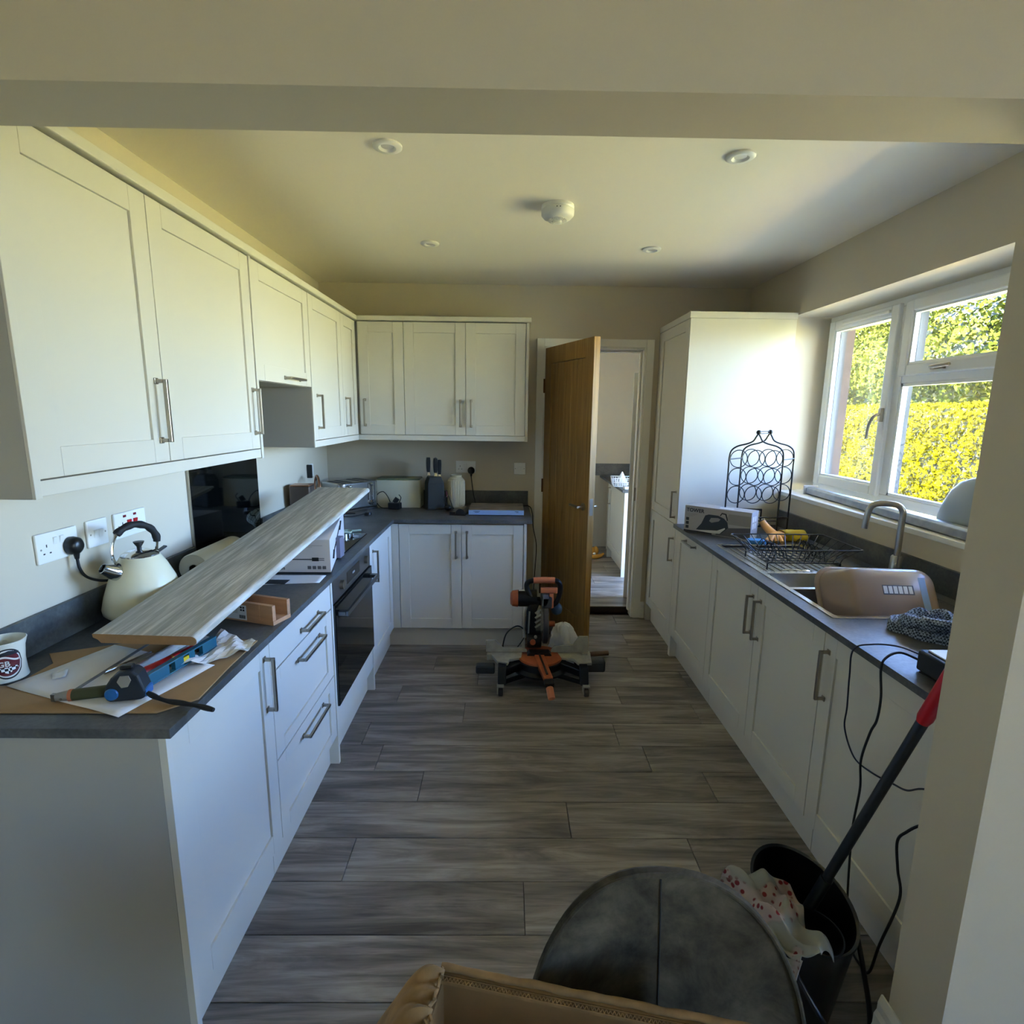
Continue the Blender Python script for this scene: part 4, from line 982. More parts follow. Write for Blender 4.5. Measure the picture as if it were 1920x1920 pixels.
# canisters
t = thing('canister', 'brown tin canister with copper-edged lid stacked on a white box', 'canister', (.095, -.78, WT + .12), rad(4))
MB().prism(rrect(.062, .055, .012), lambda a, b, t: (a, b, t), 0, .115).build('tin', 'brownmetal', t, bevel=.002)
MB().prism(rrect(.060, .053, .012), lambda a, b, t: (a, b, t), .1155, .123).build('lid', 'copper', t, bevel=.002)
t = thing('canister', 'white box canister under the brown tin canister', 'canister', (.095, -.78, WT), rad(4))
MB().prism(rrect(.060, .053, .008), lambda a, b, t: (a, b, t), 0, .119).build('tin', 'plastic_w', t, bevel=.002)
t = thing('oven_mitt', 'bundled black-checked white cloth by the canisters', 'cloth', (.135, -.90, WT))
MB().grid(lambda u, v: (lambda a, e, r: (r * cos(a) * cos(e) * 1.0, r * sin(a) * cos(e) * 1.2, .055 + r * sin(e) * .9))(2 * pi * u, pi * (v - .5), .062 * (1 + .12 * sin(u * 19) * cos(v * 5) + .06 * sin(u * 31 + v * 9))), 36, 16).build('cloth', 'grid', t, smooth=True)
# chrome kettle in the corner
t = thing('glass_kettle', 'round glass kettle with a copper hoop handle behind the board', 'kettle', (.115, -.565, WT), rad(-60))
MB().lathe([(.001, 0), (.080, 0), (.080, .022), (.072, .028), (.001, .028)], n=32).build('base', 'black_pl', t, smooth=True)
MB().lathe([(.060, .028), (.085, .055), (.092, .090), (.080, .130), (.056, .155), (.050, .158), (.001, .160)], n=40).build('body', 'smoked', t, smooth=True)
MB().lathe([(.052, .157), (.050, .166), (.030, .172), (.001, .174)], n=32).build('lid', 'chrome', t, smooth=True)
MB().tube([(.075 * cos(a), 0, .185 + .085 * sin(a)) for a in [pi * (-.12 + 1.24 * k / 24) for k in range(25)]], .008, 10).build('handle', 'copper', t, smooth=True)
MB().tube([(.068 * cos(a), 0.004, .185 + .076 * sin(a)) for a in [pi * (-.12 + 1.24 * k / 24) for k in range(25)]], .004, 8).build('handle_liner', 'chrome', t, smooth=True)
# toaster
ts = thing('toaster', 'brushed steel four-slice toaster with chrome levers in the corner', 'toaster', (.243, -.285, WT), rad(54))
MB().prism(rrect(.165, .115, .035), lambda a, b, t: (a, b, t), .022, .205).build('body', 'steel', ts, bevel=.010, seg=3)
MB().prism(rrect(.168, .118, .035), lambda a, b, t: (a, b, t), .004, .022).build('base', 'chrome', ts, bevel=.003)
for x in (-.11, -.055, .045, .10): MB().box(x - .012, x + .012, -.085, .085, .2045, .2062).build('slot', 'ink', ts)
for x in (-.10, .085):
    for dx in (-.016, .016): MB().tube([(x + dx, -.121, .075), (x + dx, -.121, .185)], .005, 10).build('lever_rail', 'chrome', ts, smooth=True)
    MB().ball((x, -.132, .185), .013, 8).build('lever_knob', 'chrome', ts, smooth=True)
    kb = MB().lathe([(.001, 0), (.019, 0), (.016, .016), (.001, .018)], (x, -.115, .055), 24, 1, 1, Matrix.Rotation(rad(90), 3, 'X')).build('dial', 'chrome', ts, smooth=True)
    MB().ball((x + .01, -.119, .098), .004, 6).build('button', 'chrome', ts, smooth=True)
t = thing('plug', 'loose black plug with its pins up beside the toaster', 'plug', (.415, -.48, WT), rad(20))
MB().lathe([(.001, 0), (.024, 0), (.025, .01), (.020, .020), (.001, .021)], n=20).build('plug_body', 'black_pl', t, smooth=True)
for x, y, a in ((0, .010, .0030), (-.010, -.006, .0025), (.010, -.006, .0025)): MB().box(x - a, x + a, y - .002, y + .002, .020, .038).build('pin', 'chrome', t)
MB().tube(spline([(-.02, 0, .010), (-.06, -.02, .005), (-.13, -.05, .005), (-.2, 0, .005), (-.17, .07, .005), (-.08, .05, .006)], 6), .0034, 8).build('cord', 'rubber', t, smooth=True)
t = thing('mains_adaptor', 'black mains adaptor with a looped lead beside the bread bin', 'adaptor', (.545, -.245, WT), rad(-14))
MB().box(-.040, .045, -.028, .028, 0, .048).build('adaptor_body', 'black_pl', t, bevel=.007)
MB().cyl((.0, 0, .048), (.02, .01, .078), .018, 16).build('plug_body', 'black_pl', t, smooth=True)
MB().tube(spline([(-.03, 0, .04), (-.05, .0, .085), (-.09, .01, .120), (-.13, .0, .100), (-.135, -.01, .05), (-.09, -.03, .012), (-.03, -.03, .010)], 6), .003, 8).build('lead', 'rubber', t, smooth=True)
MB().tube(spline([(.03, .01, .045), (.05, .0, .08), (.045, .0, .095), (.035, 0, .105)], 5), .003, 8).build('lead', 'rubber', t, smooth=True)
# bread bin
t = thing('bread_bin', 'pale cream bread bin with a grey-green lid edge in the corner', 'bread bin', (.562, -.108, WT), rad(0))
MB().prism(rrect(.160, .085, .012), lambda a, b, t: (a, b, t), 0, .200).build('bin', 'creambin', t, bevel=.003)
MB().prism(rrect(.155, .080, .02), lambda a, b, t: (a, b, t), .2005, .213).build('lid', 'sage', t, bevel=.005)
# knife block
kb = thing('knife_block', 'tapered black knife block holding three knives', 'knife block', (.825, -.20, WT), rad(20))
MB().loft([[Vector((x * .062 * s_, y * .060 * s_, z)) for x, y in ((-1, -1), (1, -1), (1, 1), (-1, 1))] for z, s_ in ((0, 1.1), (.012, 1.0), (.19, .93), (.232, .70))]).build('block', 'blockgrey', kb, bevel=.004)
for i, (x, y, zz, lb_) in enumerate(((-.042, .0, .245, 'black-handled knife at the left of the knife block'), (.005, -.02, .24, 'black-handled knife with a steel end in the middle of the knife block'), (.040, .012, .225, 'shorter black-handled knife at the right of the knife block'))):
    k = thing('kitchen_knife', lb_, 'knife', tuple(WM[kb.name] @ Vector((x, y, zz))), rad(20), group='knives in the knife block')
    MB().box(-.0015, .0015, -.013, .013, -.10, -.004).build('blade', 'steel', k)
    MB().loft([[Vector((a * .0135 * s_, b_ * .016 * s_ + o, z)) for a, b_ in ((-1, -1), (1, -1), (1, 1), (-1, 1))] for z, s_, o in ((.020, .8, 0), (.06, 1, .002), (.10, 1.05, .0), (.125, .9, -.003))]).build('handle', 'black_pl', k, bevel=.004)
    MB().loft([[Vector((a * .011 * s_, b_ * .016 * s_, z)) for a, b_ in ((-1, -1), (1, -1), (1, 1), (-1, 1))] for z, s_ in ((-.004, 1.1), (.021, .75))]).build('bolster', 'chrome', k, bevel=.002)
    if i == 1: MB().box(-.006, .006, -.012, .006, .124, .132).build('end_cap', 'chrome', k, bevel=.002)
# ribbed vase
v_ = thing('ribbed_jar', 'cream ribbed ceramic jar beside the knife block', 'jar', (.975, -.125, WT))
rings = []
for r, z in [(.056, 0), (.060, .006), (.062, .03), (.062, .17), (.060, .195), (.050, .212), (.040, .222), (.041, .232), (.044, .238), (.038, .238), (.036, .222), (.0361, .2)]:
    am = .0026 if .02 < z < .20 else 0
    rings.append([Vector(((r + am * (1 if k % 2 else -1)) * cos(2 * pi * k / 64), (r + am * (1 if k % 2 else -1)) * sin(2 * pi * k / 64), z)) for k in range(64)])
MB().loft(rings).build('jar_body', 'creamceram', v_)
# small black things
t = thing('charger_lead', 'tangle of black charger lead with a red tip by the knife block', 'cable', (.93, -.29, WT))
MB().ball((0, 0, .022), .026, 8, (1, .8, .8)).build('adaptor', 'black_pl', t, smooth=True)
MB().tube(spline([(0, 0, .03), (-.02, .01, .075), (.0, .03, .105), (.02, .02, .06), (.04, -.01, .02), (.07, .0, .006), (.10, .03, .006)], 6), .003, 8).build('lead', 'rubber', t, smooth=True)
MB().tube([(-.006, .02, .09), (-.012, .022, .135)], .002, 6).build('red_lead', 'red_pl', t)
t = thing('battery_charger', 'black and silver half-round device on the back worktop', 'charger', (1.04, -.42, WT), rad(-8))
MB().prism([(.034 * cos(a), .006 + .040 * sin(a)) for a in [pi * k / 14 for k in range(15)]], lambda a, b, t: (a, t, b), -.055, -.045).build('end_cap', 'black_pl', t, bevel=.002)
MB().prism([(.032 * cos(a), .006 + .038 * sin(a)) for a in [pi * k / 14 for k in range(15)]], lambda a, b, t: (a, t, b), -.045, .09).build('shell', 'steel', t, smooth=True)
MB().prism([(.035 * cos(a), .006 + .041 * sin(a)) for a in [pi * (.05 + .28 * k / 6) for k in range(7)]] + [(.02, .01)], lambda a, b, t: (a, t, b), -.044, .088).build('panel', 'black_pl', t)
MB().box(-.075, .036, -.056, .09, 0, .006).box(-.075, -.036, -.05, .085, .006, .022).build('tray', 'black_pl', t, bevel=.002)
# jigsaw / puzzle box
t = thing('picture_box', 'flat box with a pale blue side and a picture lid, on the back worktop', 'box', (1.276, -.32, WT), 0)
MB().box(-.185, .185, -.148, .14, .0, .0065).build('box_base', 'ink', t)
MB().box(-.187, .187, -.150, .142, .006, .038).build('box_lid', 'skyblue', t, bevel=.001)
MB().box(-.186, .186, -.149, .141, .038, .0388).build('printed_picture', 'picture', t)
for x0, x1, z in ((-.155, -.110, .028), (-.145, -.118, .023), (.125, .150, .028), (.135, .150, .023)): MB().box(x0, x1, -.1504, -.15, z, z + .0025).build('print_line', 'navy', t)

# ================================================================ sink, tap and things by the window
sk = thing('sink', 'stainless steel one-and-a-half bowl sink with ribbed drainer', 'sink', (2.7, -1.8, WT))
X0, X1, Ya, Yb = SKX[0] + .002, SKX[1] - .002, SKY[0] + .002, SKY[1] - .002
XR1 = 3.045                                            # tap ledge
rim = MB()
rim.box(X0 - .010, X0 + .012, Ya - .010, Yb + .010, WT, WT + .003).box(X1 - .012, X1 + .075, Ya - .010, Yb + .010, WT, WT + .003)
rim.box(X0 + .012, X1 - .012, Ya - .010, Ya + .012, WT, WT + .003).box(X0 + .012, X1 - .012, Yb - .012, Yb + .010, WT, WT + .003)
rim.box(X0 + .012, X1 - .012, -1.775, -1.745, WT - .001, WT + .003).box(X0 + .012, X1 - .012, -1.995, -1.970, WT - .001, WT + .003)
rim.build('rim', 'steel', sk, world=True, bevel=.0012)
dr = MB(); dr.box(X0 + .012, X1 - .012, -1.745, Yb - .012, WT - .012, WT - .008)
dr.build('drainer', 'steel', sk, world=True)
for k in range(11):
    x = X0 + .045 + k * .034
    MB().box(x, x + .012, -1.72, Yb - .05, WT - .0078, WT - .004).build('drainer_rib', 'steel', sk, world=True, bevel=.0018)
def bowl(y0, y1, dp):
    b = MB(); a0, a1 = X0 + .012, X1 - .012; rr = []
    cx, cy_ = (a0 + a1) / 2, (y0 + y1) / 2; hx, hy = (a1 - a0) / 2, (y1 - y0) / 2
    for z, k, r in ((0, 1, .03), (-dp * .85, .95, .05), (-dp, .86, .05)):
        rr.append([Vector((cx + a, cy_ + c_, WT - .001 + z)) for a, c_ in rrect(hx * k if k == 1 else hx - (1 - k) * .2, hy * k if k == 1 else hy - (1 - k) * .2, r)])
    n = len(rr[0]); b.loft(rr, caps=False); b.f.append(tuple(range(2 * n, 3 * n)))
    o = b.build('bowl', 'steel', sk, world=True, smooth=True)
    MB().lathe([(.001, .003), (.030, .003), (.032, .0), (.001, 0)], (cx, cy_, WT - dp), 24).build('waste', 'chrome', o, world=True, smooth=True)
bowl(-1.970, -1.775, .125); bowl(Ya + .012, -1.995, .155)
t = thing('steel_pan', 'small round steel pan lying on its side in the half bowl', 'pan', (2.74, -1.875, WT - .125), rad(30))
MB().lathe([(.001, 0), (.062, 0), (.068, .006), (.070, .085), (.073, .088), (.068, .088), (.066, .008), (.001, .006)], (0, -.02, .072), 36, 1, 1, Matrix.Rotation(rad(62), 3, 'X')).build('pan', 'chrome', t, smooth=True)
tp_ = thing('tap', 'brushed steel swan-neck mixer tap behind the washing-up bowl', 'tap', (2.985, -1.88, WT + .003), rad(150))
MB().lathe([(.001, 0), (.028, 0), (.028, .006), (.023, .010), (.022, .105), (.018, .112), (.001, .113)], n=28).build('body', 'nickel2', tp_, smooth=True)
MB().tube([(0, 0, .11)] + spline([(0, 0, .26), (.0, 0, .295), (.012, 0, .318), (.035, 0, .327), (.08, 0, .327), (.105, 0, .318), (.118, 0, .295), (.124, 0, .25), (.127, 0, .215)], 6), .0125, 14).build('spout', 'nickel2', tp_, smooth=True)
MB().cyl((0, .018, .075), (0, .042, .080), .009, 12).bar((0, .040, .070), (0, .046, .125), .010, .006, (1, 0, 0)).build('lever', 'nickel2', tp_, bevel=.001)

# washing-up bowl on its side
zax = Vector((.02, -.86, .50)).normalized(); xax = Vector((1, -.03, 0)); xax = (xax - zax * xax.dot(zax)).normalized(); yax = zax.cross(xax)
tb = thing('washing_up_bowl', 'translucent brown washing-up bowl tipped on its side in the sink, base up', 'bowl', (0, 0, 0))
mt_ = Matrix((xax, yax, zax)).transposed().to_4x4(); mt_.translation = (2.752, -2.085, .868)
tb.matrix_world = mt_; WM[tb.name] = mt_
rr = []
for z, hx, hy, r in ((0, .200, .145, .07), (.005, .196, .141, .07), (.006, .188, .133, .065), (.03, .184, .129, .065), (.10, .172, .118, .06), (.135, .160, .106, .055), (.148, .140, .088, .045)):
    rr.append([Vector((a, b_, z)) for a, b_ in rrect(hx, hy, r, 8)])
b = MB(); n = len(rr[0]); b.loft(rr, caps=False); b.f.append(tuple(range(6 * n, 7 * n))); b.build('bowl_shell', 'tub', tb, smooth=True, solid=.003)
b = MB().tube([Vector((a, b_, -.001)) for a, b_ in rrect(.199, .144, .07, 8)], .004, 8, closed=True).build('rim', 'tub', tb, smooth=True)
st = MB().box(-.045, .070, .010, .045, .1495, .1505).build('sticker', 'label_d', tb)
for k in range(6): MB().box(-.042 + k * .0185, -.028 + k * .0185, .014, .041, .1505, .151).build('sticker_symbol', 'label_w', st)
t2 = MB().box(.095, .120, -.045, .075, .1490, .1500).build('sticker', 'skyblue', tb)

# dish rack
dk = thing('dish_rack', 'black wire dish rack standing on the drainer', 'dish rack', (2.73, -1.535, WT - .004))
Rx0, Rx1, Ry0, Ry1, zr = 2.492, 2.968, -1.705, -1.368, .986
Bx0, Bx1, By0, By1, zbm_ = 2.555, 2.895, -1.655, -1.425, .914
MB().tube([Vector((2.73 + a, -1.5365 + c_, zr)) for a, c_ in rrect(.238, .168, .02, 4)], .0032, 8, closed=True).build('rim_wire', 'wire', dk, world=True, smooth=True)
MB().tube([Vector((2.725 + a, -1.54 + c_, zbm_)) for a, c_ in rrect(.17, .115, .02, 4)], .0025, 6, closed=True).build('base_frame', 'wire', dk, world=True, smooth=True)
for k in range(11):
    f = k / 10; xt = Rx0 + .02 + (Rx1 - Rx0 - .04) * f; xb = Bx0 + (Bx1 - Bx0) * f
    MB().tube([(xt, Ry0, zr), (xb, By0 - .01, zbm_ + .02), (xb, By0, zbm_), (xb, By1, zbm_), (xb, By1 + .01, zbm_ + .02), (xt, Ry1, zr)], .0021, 5).build('cross_wire', 'wire', dk, world=True)
for k in range(6):
    f = k / 5; yt = Ry0 + .02 + (Ry1 - Ry0 - .04) * f; yb = By0 + (By1 - By0) * f
    MB().tube([(Rx0, yt, zr), (Bx0 - .01, yb, zbm_ + .02), (Bx0, yb, zbm_ - .002), (Bx1, yb, zbm_ - .002), (Bx1 + .01, yb, zbm_ + .02), (Rx1, yt, zr)], .0021, 5).build('long_wire', 'wire', dk, world=True)
for k in range(6):
    for x0_, w_ in ((2.585, .075), (2.775, .060)):
        y = By0 + .02 + k * .036
        MB().tube(spline([(x0_, y, zbm_), (x0_ + w_ * .2, y, zbm_ + .045), (x0_ + w_ * .5, y, zbm_ + .068), (x0_ + w_ * .8, y, zbm_ + .045), (x0_ + w_, y, zbm_)], 3), .0021, 5).build('plate_hoop', 'wire', dk, world=True)
for x, y in ((Bx0, By0), (Bx1, By0), (Bx0, By1), (Bx1, By1)): MB().cyl((x, y, WT - .008), (x, y, zbm_), .004, 8).build('foot', 'wire', dk, world=True)
t = thing('spoon', 'steel teaspoon lying on the drainer in front of the dish rack', 'spoon', (2.63, -1.72, WT - .007))
MB().tube(spline([(2.595, -1.715, .897), (2.64, -1.725, .902), (2.68, -1.728, .899)], 5), lambda u: .0022 + .001 * (1 - u), 8).build('stem', 'chrome', t, world=True, smooth=True)
MB().ball((2.697, -1.727, .899), .013, 8, (1.5, 1, .3)).build('spoon_bowl', 'chrome', t, world=True, smooth=True)
t = thing('sponge', 'light blue sponge behind the dish rack on the worktop', 'sponge', (2.705, -1.215, WT), rad(-15))
MB().prism(rrect(.046, .030, .014), lambda a, b, t: (a, b, t), .0035, .026).build('sponge', 'sponge', t, bevel=.005)
# rubber gloves
gl = thing('rubber_gloves', 'pair of peach and yellow rubber gloves in a heap by the upstand', 'gloves', (2.87, -1.10, WT))
MB().ball((2.865, -1.135, .925), .042, 10, (1.3, .8, .6)).build('palm', 'glove_o', gl, world=True, smooth=True)
for k, (dx, dy) in enumerate(((-.075, -.045), (-.065, -.070), (-.040, -.085), (-.012, -.092))):
    MB().tube(spline([(2.85, -1.14, .925), (2.85 + dx * .55, -1.14 + dy * .5, .928), (2.85 + dx, -1.14 + dy, .910)], 4), lambda u: .0135 - .004 * u, 10).build('finger', 'glove_o', gl, world=True, smooth=True)
MB().tube(spline([(2.86, -1.10, .92), (2.835, -1.045, .955), (2.82, -1.02, .985)], 4), lambda u: .025 - .008 * u, 12).build('thumb', 'glove_o', gl, world=True, smooth=True)
def cuff(u, v):
    a = 2 * pi * u; r = .040 + .010 * v + .006 * sin(3 * a + 4 * v)
    return (2.885 + .115 * v, -1.125 - .02 * v + r * cos(a) * .9, max(WT + .002, .928 + r * sin(a) * (.75 - .15 * v)))
MB().grid(cuff, 28, 8).build('cuff', 'glove_y', gl, world=True, solid=.0015, smooth=True)
MB().grid(lambda u, v: (2.90 + .12 * v + .02 * sin(u * 5), -1.07 + .10 * (u - .5) + .02 * v, WT + .006 + .045 * sin(pi * u) ** 2 * (1 - .3 * v) + .006 * sin(9 * u + 6 * v)), 12, 8).build('cuff', 'glove_y', gl, world=True, solid=.0015, smooth=True)
# knitted cloth
t = thing('dish_cloth', 'crumpled blue and white knitted cloth at the sink corner', 'cloth', (2.73, -2.43, WT))
def clothf(u, v):
    a, e = 2 * pi * u, pi * .5 * v
    r = .105 * (1 + .10 * sin(3 * a) + .05 * sin(7 * a + 3 * v)) * cos(e) ** .6 if v < 1 else .001
    return (r * cos(a) * 1.15, r * sin(a), max(.001, .052 * sin(e) ** .7 * (1 + .22 * sin(14 * r / .1 + 2 * cos(a)) + .18 * sin(5 * a + 7 * v))))
MB().grid(clothf, 60, 18).build('cloth', 'checks', t, smooth=True)
for k in range(3):
    MB().tube(spline([(.09 * cos(a), .09 * sin(a) * (.7 + .2 * k), .036 + .012 * k) for a in [2.2 + k * .7 + .32 * j for j in range(7)]], 4), lambda u: .020 - .006 * abs(2 * u - 1), 10).build('fold', 'checks', t, smooth=True)

# black box with two cables
pb = thing('power_unit', 'black box with a white top and two thin cables, beside the jamb', 'power supply', (2.55, -2.80, WT))
MB().box(2.476, 2.63, -2.955, -2.685, WT + .003, .958).build('case', 'black_m', pb, world=True, bevel=.006)
MB().box(2.492, 2.622, -2.950, -2.700, .9585, .9625).build('top_panel', 'label_w', pb, world=True, bevel=.001)
MB().box(2.476, 2.49, -2.94, -2.70, .897, .900).build('rubber_foot', 'rubber', pb, world=True); MB().box(2.61, 2.625, -2.94, -2.70, .897, .900).build('rubber_foot', 'rubber', pb, world=True)
MB().tube(spline([(2.50, -2.684, .935), (2.475, -2.62, .935), (2.44, -2.56, .915), (2.405, -2.53, .885), (2.400, -2.535, .80), (2.402, -2.540, .70), (2.400, -2.545, .63), (2.402, -2.60, .569), (2.402, -2.68, .575), (2.402, -2.76, .60), (2.402, -2.81, .618), (2.402, -2.86, .66), (2.41, -2.94, .70), (2.42, -3.00, .72)], 8), .0026, 6).build('thin_cable', 'cabblue', pb, world=True, smooth=True)
MB().tube(spline([(2.485, -2.684, .925), (2.45, -2.66, .935), (2.41, -2.665, .925), (2.385, -2.68, .90), (2.385, -2.695, .82), (2.383, -2.695, .75), (2.38, -2.68, .70), (2.38, -2.660, .60), (2.38, -2.672, .52), (2.38, -2.665, .39), (2.38, -2.672, .27), (2.38, -2.690, .13), (2.383, -2.72, .03), (2.39, -2.755, .005), (2.385, -2.80, .03), (2.37, -2.84, .17), (2.365, -2.885, .36), (2.365, -2.865, .43), (2.365, -2.85, .50), (2.365, -2.875, .55), (2.37, -2.91, .60), (2.38, -2.98, .68)], 8), .0034, 6).build('thick_cable', 'rubber', pb, world=True, smooth=True)

# iron box
ib = thing('iron_box', 'cardboard box printed with a steam iron, at the foot of the tall cabinet', 'box', (2.415, -.885, WT), rad(-42))
IL, ID, IH = .385, .115, .158
MB().box(0, IL, 0, ID, 0, IH).build('box_body', 'ironcard', ib, bevel=.0012)
def ifp(nm, mt, poly, y=-.0006): return MB().prism(poly, lambda a, b, t: (a, t, b), y, 0).build(nm, mt, ib)
ifp('printed_band', 'ink', [(.0, .002), (.17, .002), (.17, .010), (0, .010)])
ifp('printed_counter', 'label_d', [(.23, .05), (.384, .07), (.384, .005), (.19, .005)])
ifp('printed_kitchen', 'label_g', [(.24, .075), (.384, .075), (.384, .135), (.26, .135)])
ifp('printed_iron', 'grey_d', [(.075, .020), (.16, .014), (.225, .018), (.262, .055), (.255, .085), (.235, .105), (.20, .118), (.145, .118), (.125, .110), (.105, .060)], -.0012)
ifp('printed_soleplate', 'label_w', [(.072, .016), (.16, .010), (.215, .014), (.245, .045), (.243, .052), (.20, .030), (.14, .024)], -.0016)
ifp('printed_grip_hole', 'label_g', [(.150, .080), (.165, .072), (.205, .085), (.215, .098), (.200, .104), (.160, .100)], -.0018)
ifp('printed_cord', 'ink', [(.215, .118), (.222, .130), (.240, .128), (.252, .095), (.257, .096), (.246, .134), (.220, .137), (.210, .120)], -.0018)
for k in range(3): ifp('printed_icon', 'ink', [(.010, .020 + k * .024), (.028, .020 + k * .024), (.028, .038 + k * .024), (.010, .038 + k * .024)])
for k in range(3): ifp('text_line', 'label_g', [(.012, .108 - k * .006), (.075 - k * .012, .108 - k * .006), (.075 - k * .012, .110 - k * .006), (.012, .110 - k * .006)])
text('TOWER', .030, axes((.010, -.0008, .122), (1, 0, 0), (0, 0, 1)), 'ink', ib)
for k in range(4): MB().box(IL, IL + .0006, .02 + (k % 2) * .035, .045 + (k % 2) * .035, .06 + (k // 2) * .04, .09 + (k // 2) * .04).build('side_label', 'label_w', ib)
MB().box(.19, .27, .03, .06, IH, IH + .0006).build('tape_strip', 'label_w', ib)
# framed sign
t = thing('framed_sign', 'small cream sign in a black frame behind the wine rack', 'sign', (2.845, -.765, WT), rad(-12))
MB().box(-.085, .085, -.004, .006, .004, .120).build('frame', 'black_m', t, bevel=.004)
MB().box(-.074, .074, -.0052, -.0042, .016, .108).build('sign_face', 'signcream', t)
ifx = lambda x0, x1, z0, z1: MB().box(x0, x1, -.0058, -.0052, z0, z1).build('printed_mark', 'label_d', t)
ifx(.0, .028, .060, .085); ifx(-.010, .045, .046, .049); ifx(-.04, .03, .034, .036); ifx(.054, .068, .018, .030); ifx(.054, .068, .094, .106)
MB().tube([(.085, 0, .05), (.10, 0, .06), (.118, 0, .045), (.112, 0, .03)], .004, 8).build('chain', 'chrome', t, smooth=True)

# wine rack
wk = thing('wine_rack', 'black wire bottle rack of two ringed frames in the corner', 'wine rack', (2.84, -.90, WT))
for (cx, cy_) in ((2.783, -.955), (2.900, -.850)):
    fx_ = lambda dx, z: (cx + dx, cy_, z)
    for sg_ in (-1, 1):
        MB().tube([fx_(sg_ * .157, WT)] + spline([fx_(sg_ * .157, 1.30), fx_(sg_ * .157, 1.345), fx_(sg_ * .148, 1.385), fx_(sg_ * .115, 1.410), fx_(sg_ * .060, 1.425), fx_(sg_ * .028, 1.440), fx_(sg_ * .012, 1.465), fx_(0, 1.486)], 5), .0048, 8).build('side_rod', 'iron', wk, world=True, smooth=True)
    MB().ball((cx, cy_, 1.490), .0135, 8).build('ball_finial', 'iron', wk, world=True, smooth=True)
    for r_ in range(3):
        for c_ in range(3):
            x = cx + (c_ - 1) * .102; z = 1.130 + r_ * .104
            MB().tube([(x + .050 * cos(a), cy_, z + .050 * sin(a)) for a in [2 * pi * k / 28 for k in range(28)]], .0028, 6, closed=True).build('bottle_ring', 'iron', wk, world=True, smooth=True)
    MB().cyl(fx_(-.157, .975), fx_(.157, .975), .004, 8).build('cross_bar', 'iron', wk, world=True)
for dx, z in ((0, 1.495), (0, 1.483), (-.157, 1.335), (.157, 1.335), (-.157, .975), (.157, .975)):
    MB().cyl((2.783 + dx, -.955, z), (2.900 + dx, -.850, z), .0028 if dx == 0 else .0036, 8).build('tie_bar', 'iron', wk, world=True)

# on the window sill
t = thing('foil_roll', 'long grey foil-faced strip lying along the window sill', 'roll', (3.17, -1.6, WO[2] + .004))
MB().loft([[Vector((3.205 - .085 * f + a * .034, y, WO[2] + .005 + h * .045)) for a, h in ((-1, .1), (-.8, 0), (.8, 0), (1, .3), (.85, .9), (.3, 1), (-.6, 1), (-1, .8))] for f, y in [(k / 16, -.81 - 1.65 * k / 16) for k in range(17)]]).build('strip', 'foil', t, world=True, bevel=.003)
MB().box(3.162, 3.246, -.808, -.795, WO[2] + .004, WO[2] + .056).build('end_cap', 'label_w', t, world=True, bevel=.002)
t = thing('grey_dome', 'grey-blue bell-shaped plastic hood with a neck on the window sill', 'hood', (3.238, -1.955, WO[2] + .005))
MB().lathe([(.205, 0), (.208, .012), (.200, .05), (.180, .11), (.150, .165), (.110, .205), (.060, .225), (.030, .232), (.001, .233)], (0, 0, .0), 48, .26, 1.0).build('hood', 'light_g', t, smooth=True)
MB().lathe([(.060, .20), (.052, .25), (.045, .30), (.044, .34), (.052, .36), (.03, .365), (.001, .366)], (0, -.07, 0), 32, .55, 1).build('neck', 'light_g', t, smooth=True)

# ================================================================ mop, bucket, rag
bk = thing('mop_bucket', 'black oval mop bucket beside the right cabinets', 'bucket', (2.165, -2.800, 0), rad(-6))
rr = []
for z, hx, hy in ((0, .085, .130), (.006, .088, .133), (.265, .118, .172), (.282, .124, .178), (.290, .124, .178), (.286, .116, .170), (.262, .113, .167), (.012, .083, .128)):
    rr.append([Vector((hx * cos(a), hy * sin(a), z)) for a in [2 * pi * k / 48 for k in range(48)]])
MB().loft(rr).build('bucket_shell', 'bucket', bk, smooth=True)
MB().lathe([(.050, .20), (.070, .262), (.074, .262), (.056, .195), (.030, .190), (.001, .190)], (-.005, -.085, 0), 32).build('wringer', 'bucket', bk, smooth=True)
MB().tube(spline([(.118, .05, .272), (.136, -.02, .22), (.142, -.08, .13), (.138, -.13, .06), (.10, -.19, .03), (.05, -.20, .05), (-.02, -.19, .13), (-.118, -.06, .272)], 6), .0065, 8).build('carry_handle', 'bucket', bk, smooth=True)
MB().cyl((.112, -.165, .038), (.125, -.150, .038), .0085, 10).build('white_clip', 'label_w', bk)
mp_ = thing('mop', 'grey mop with a red grip leaning on the jamb, head in the bucket', 'mop', (2.186, -2.795, .20))
a_, b_ = Vector((2.184, -2.790, .205)), Vector((2.291, -2.975, .955)); d_ = (b_ - a_)
MB().tube([a_ - d_ * .02, a_ + d_ * .22], .0155, 14).build('lower_sleeve', 'mop', mp_, world=True, smooth=True)
MB().tube([a_ + d_ * .22, a_ + d_ * .95], .0125, 14).build('pole', 'mop', mp_, world=True, smooth=True)
MB().tube([a_ + d_ * .935, a_ + d_ * .955, a_ + d_ * 1.12], lambda u: .0125 + .004 * min(1, u * 8), 14).build('grip', 'red_pl', mp_, world=True, smooth=True)
b = MB(); rn = random.Random(4)
for k in range(40):
    an = rn.random() * 6.28; r = .015 + .05 * rn.random()
    b.tube(spline([a_, a_ + Vector((cos(an) * r * .5, sin(an) * r * .5, -.05)), a_ + Vector((cos(an) * r, sin(an) * r, -.12))], 3), .004, 5)
b.build('mop_strands', 'grey_d', mp_, world=True, kind='stuff')
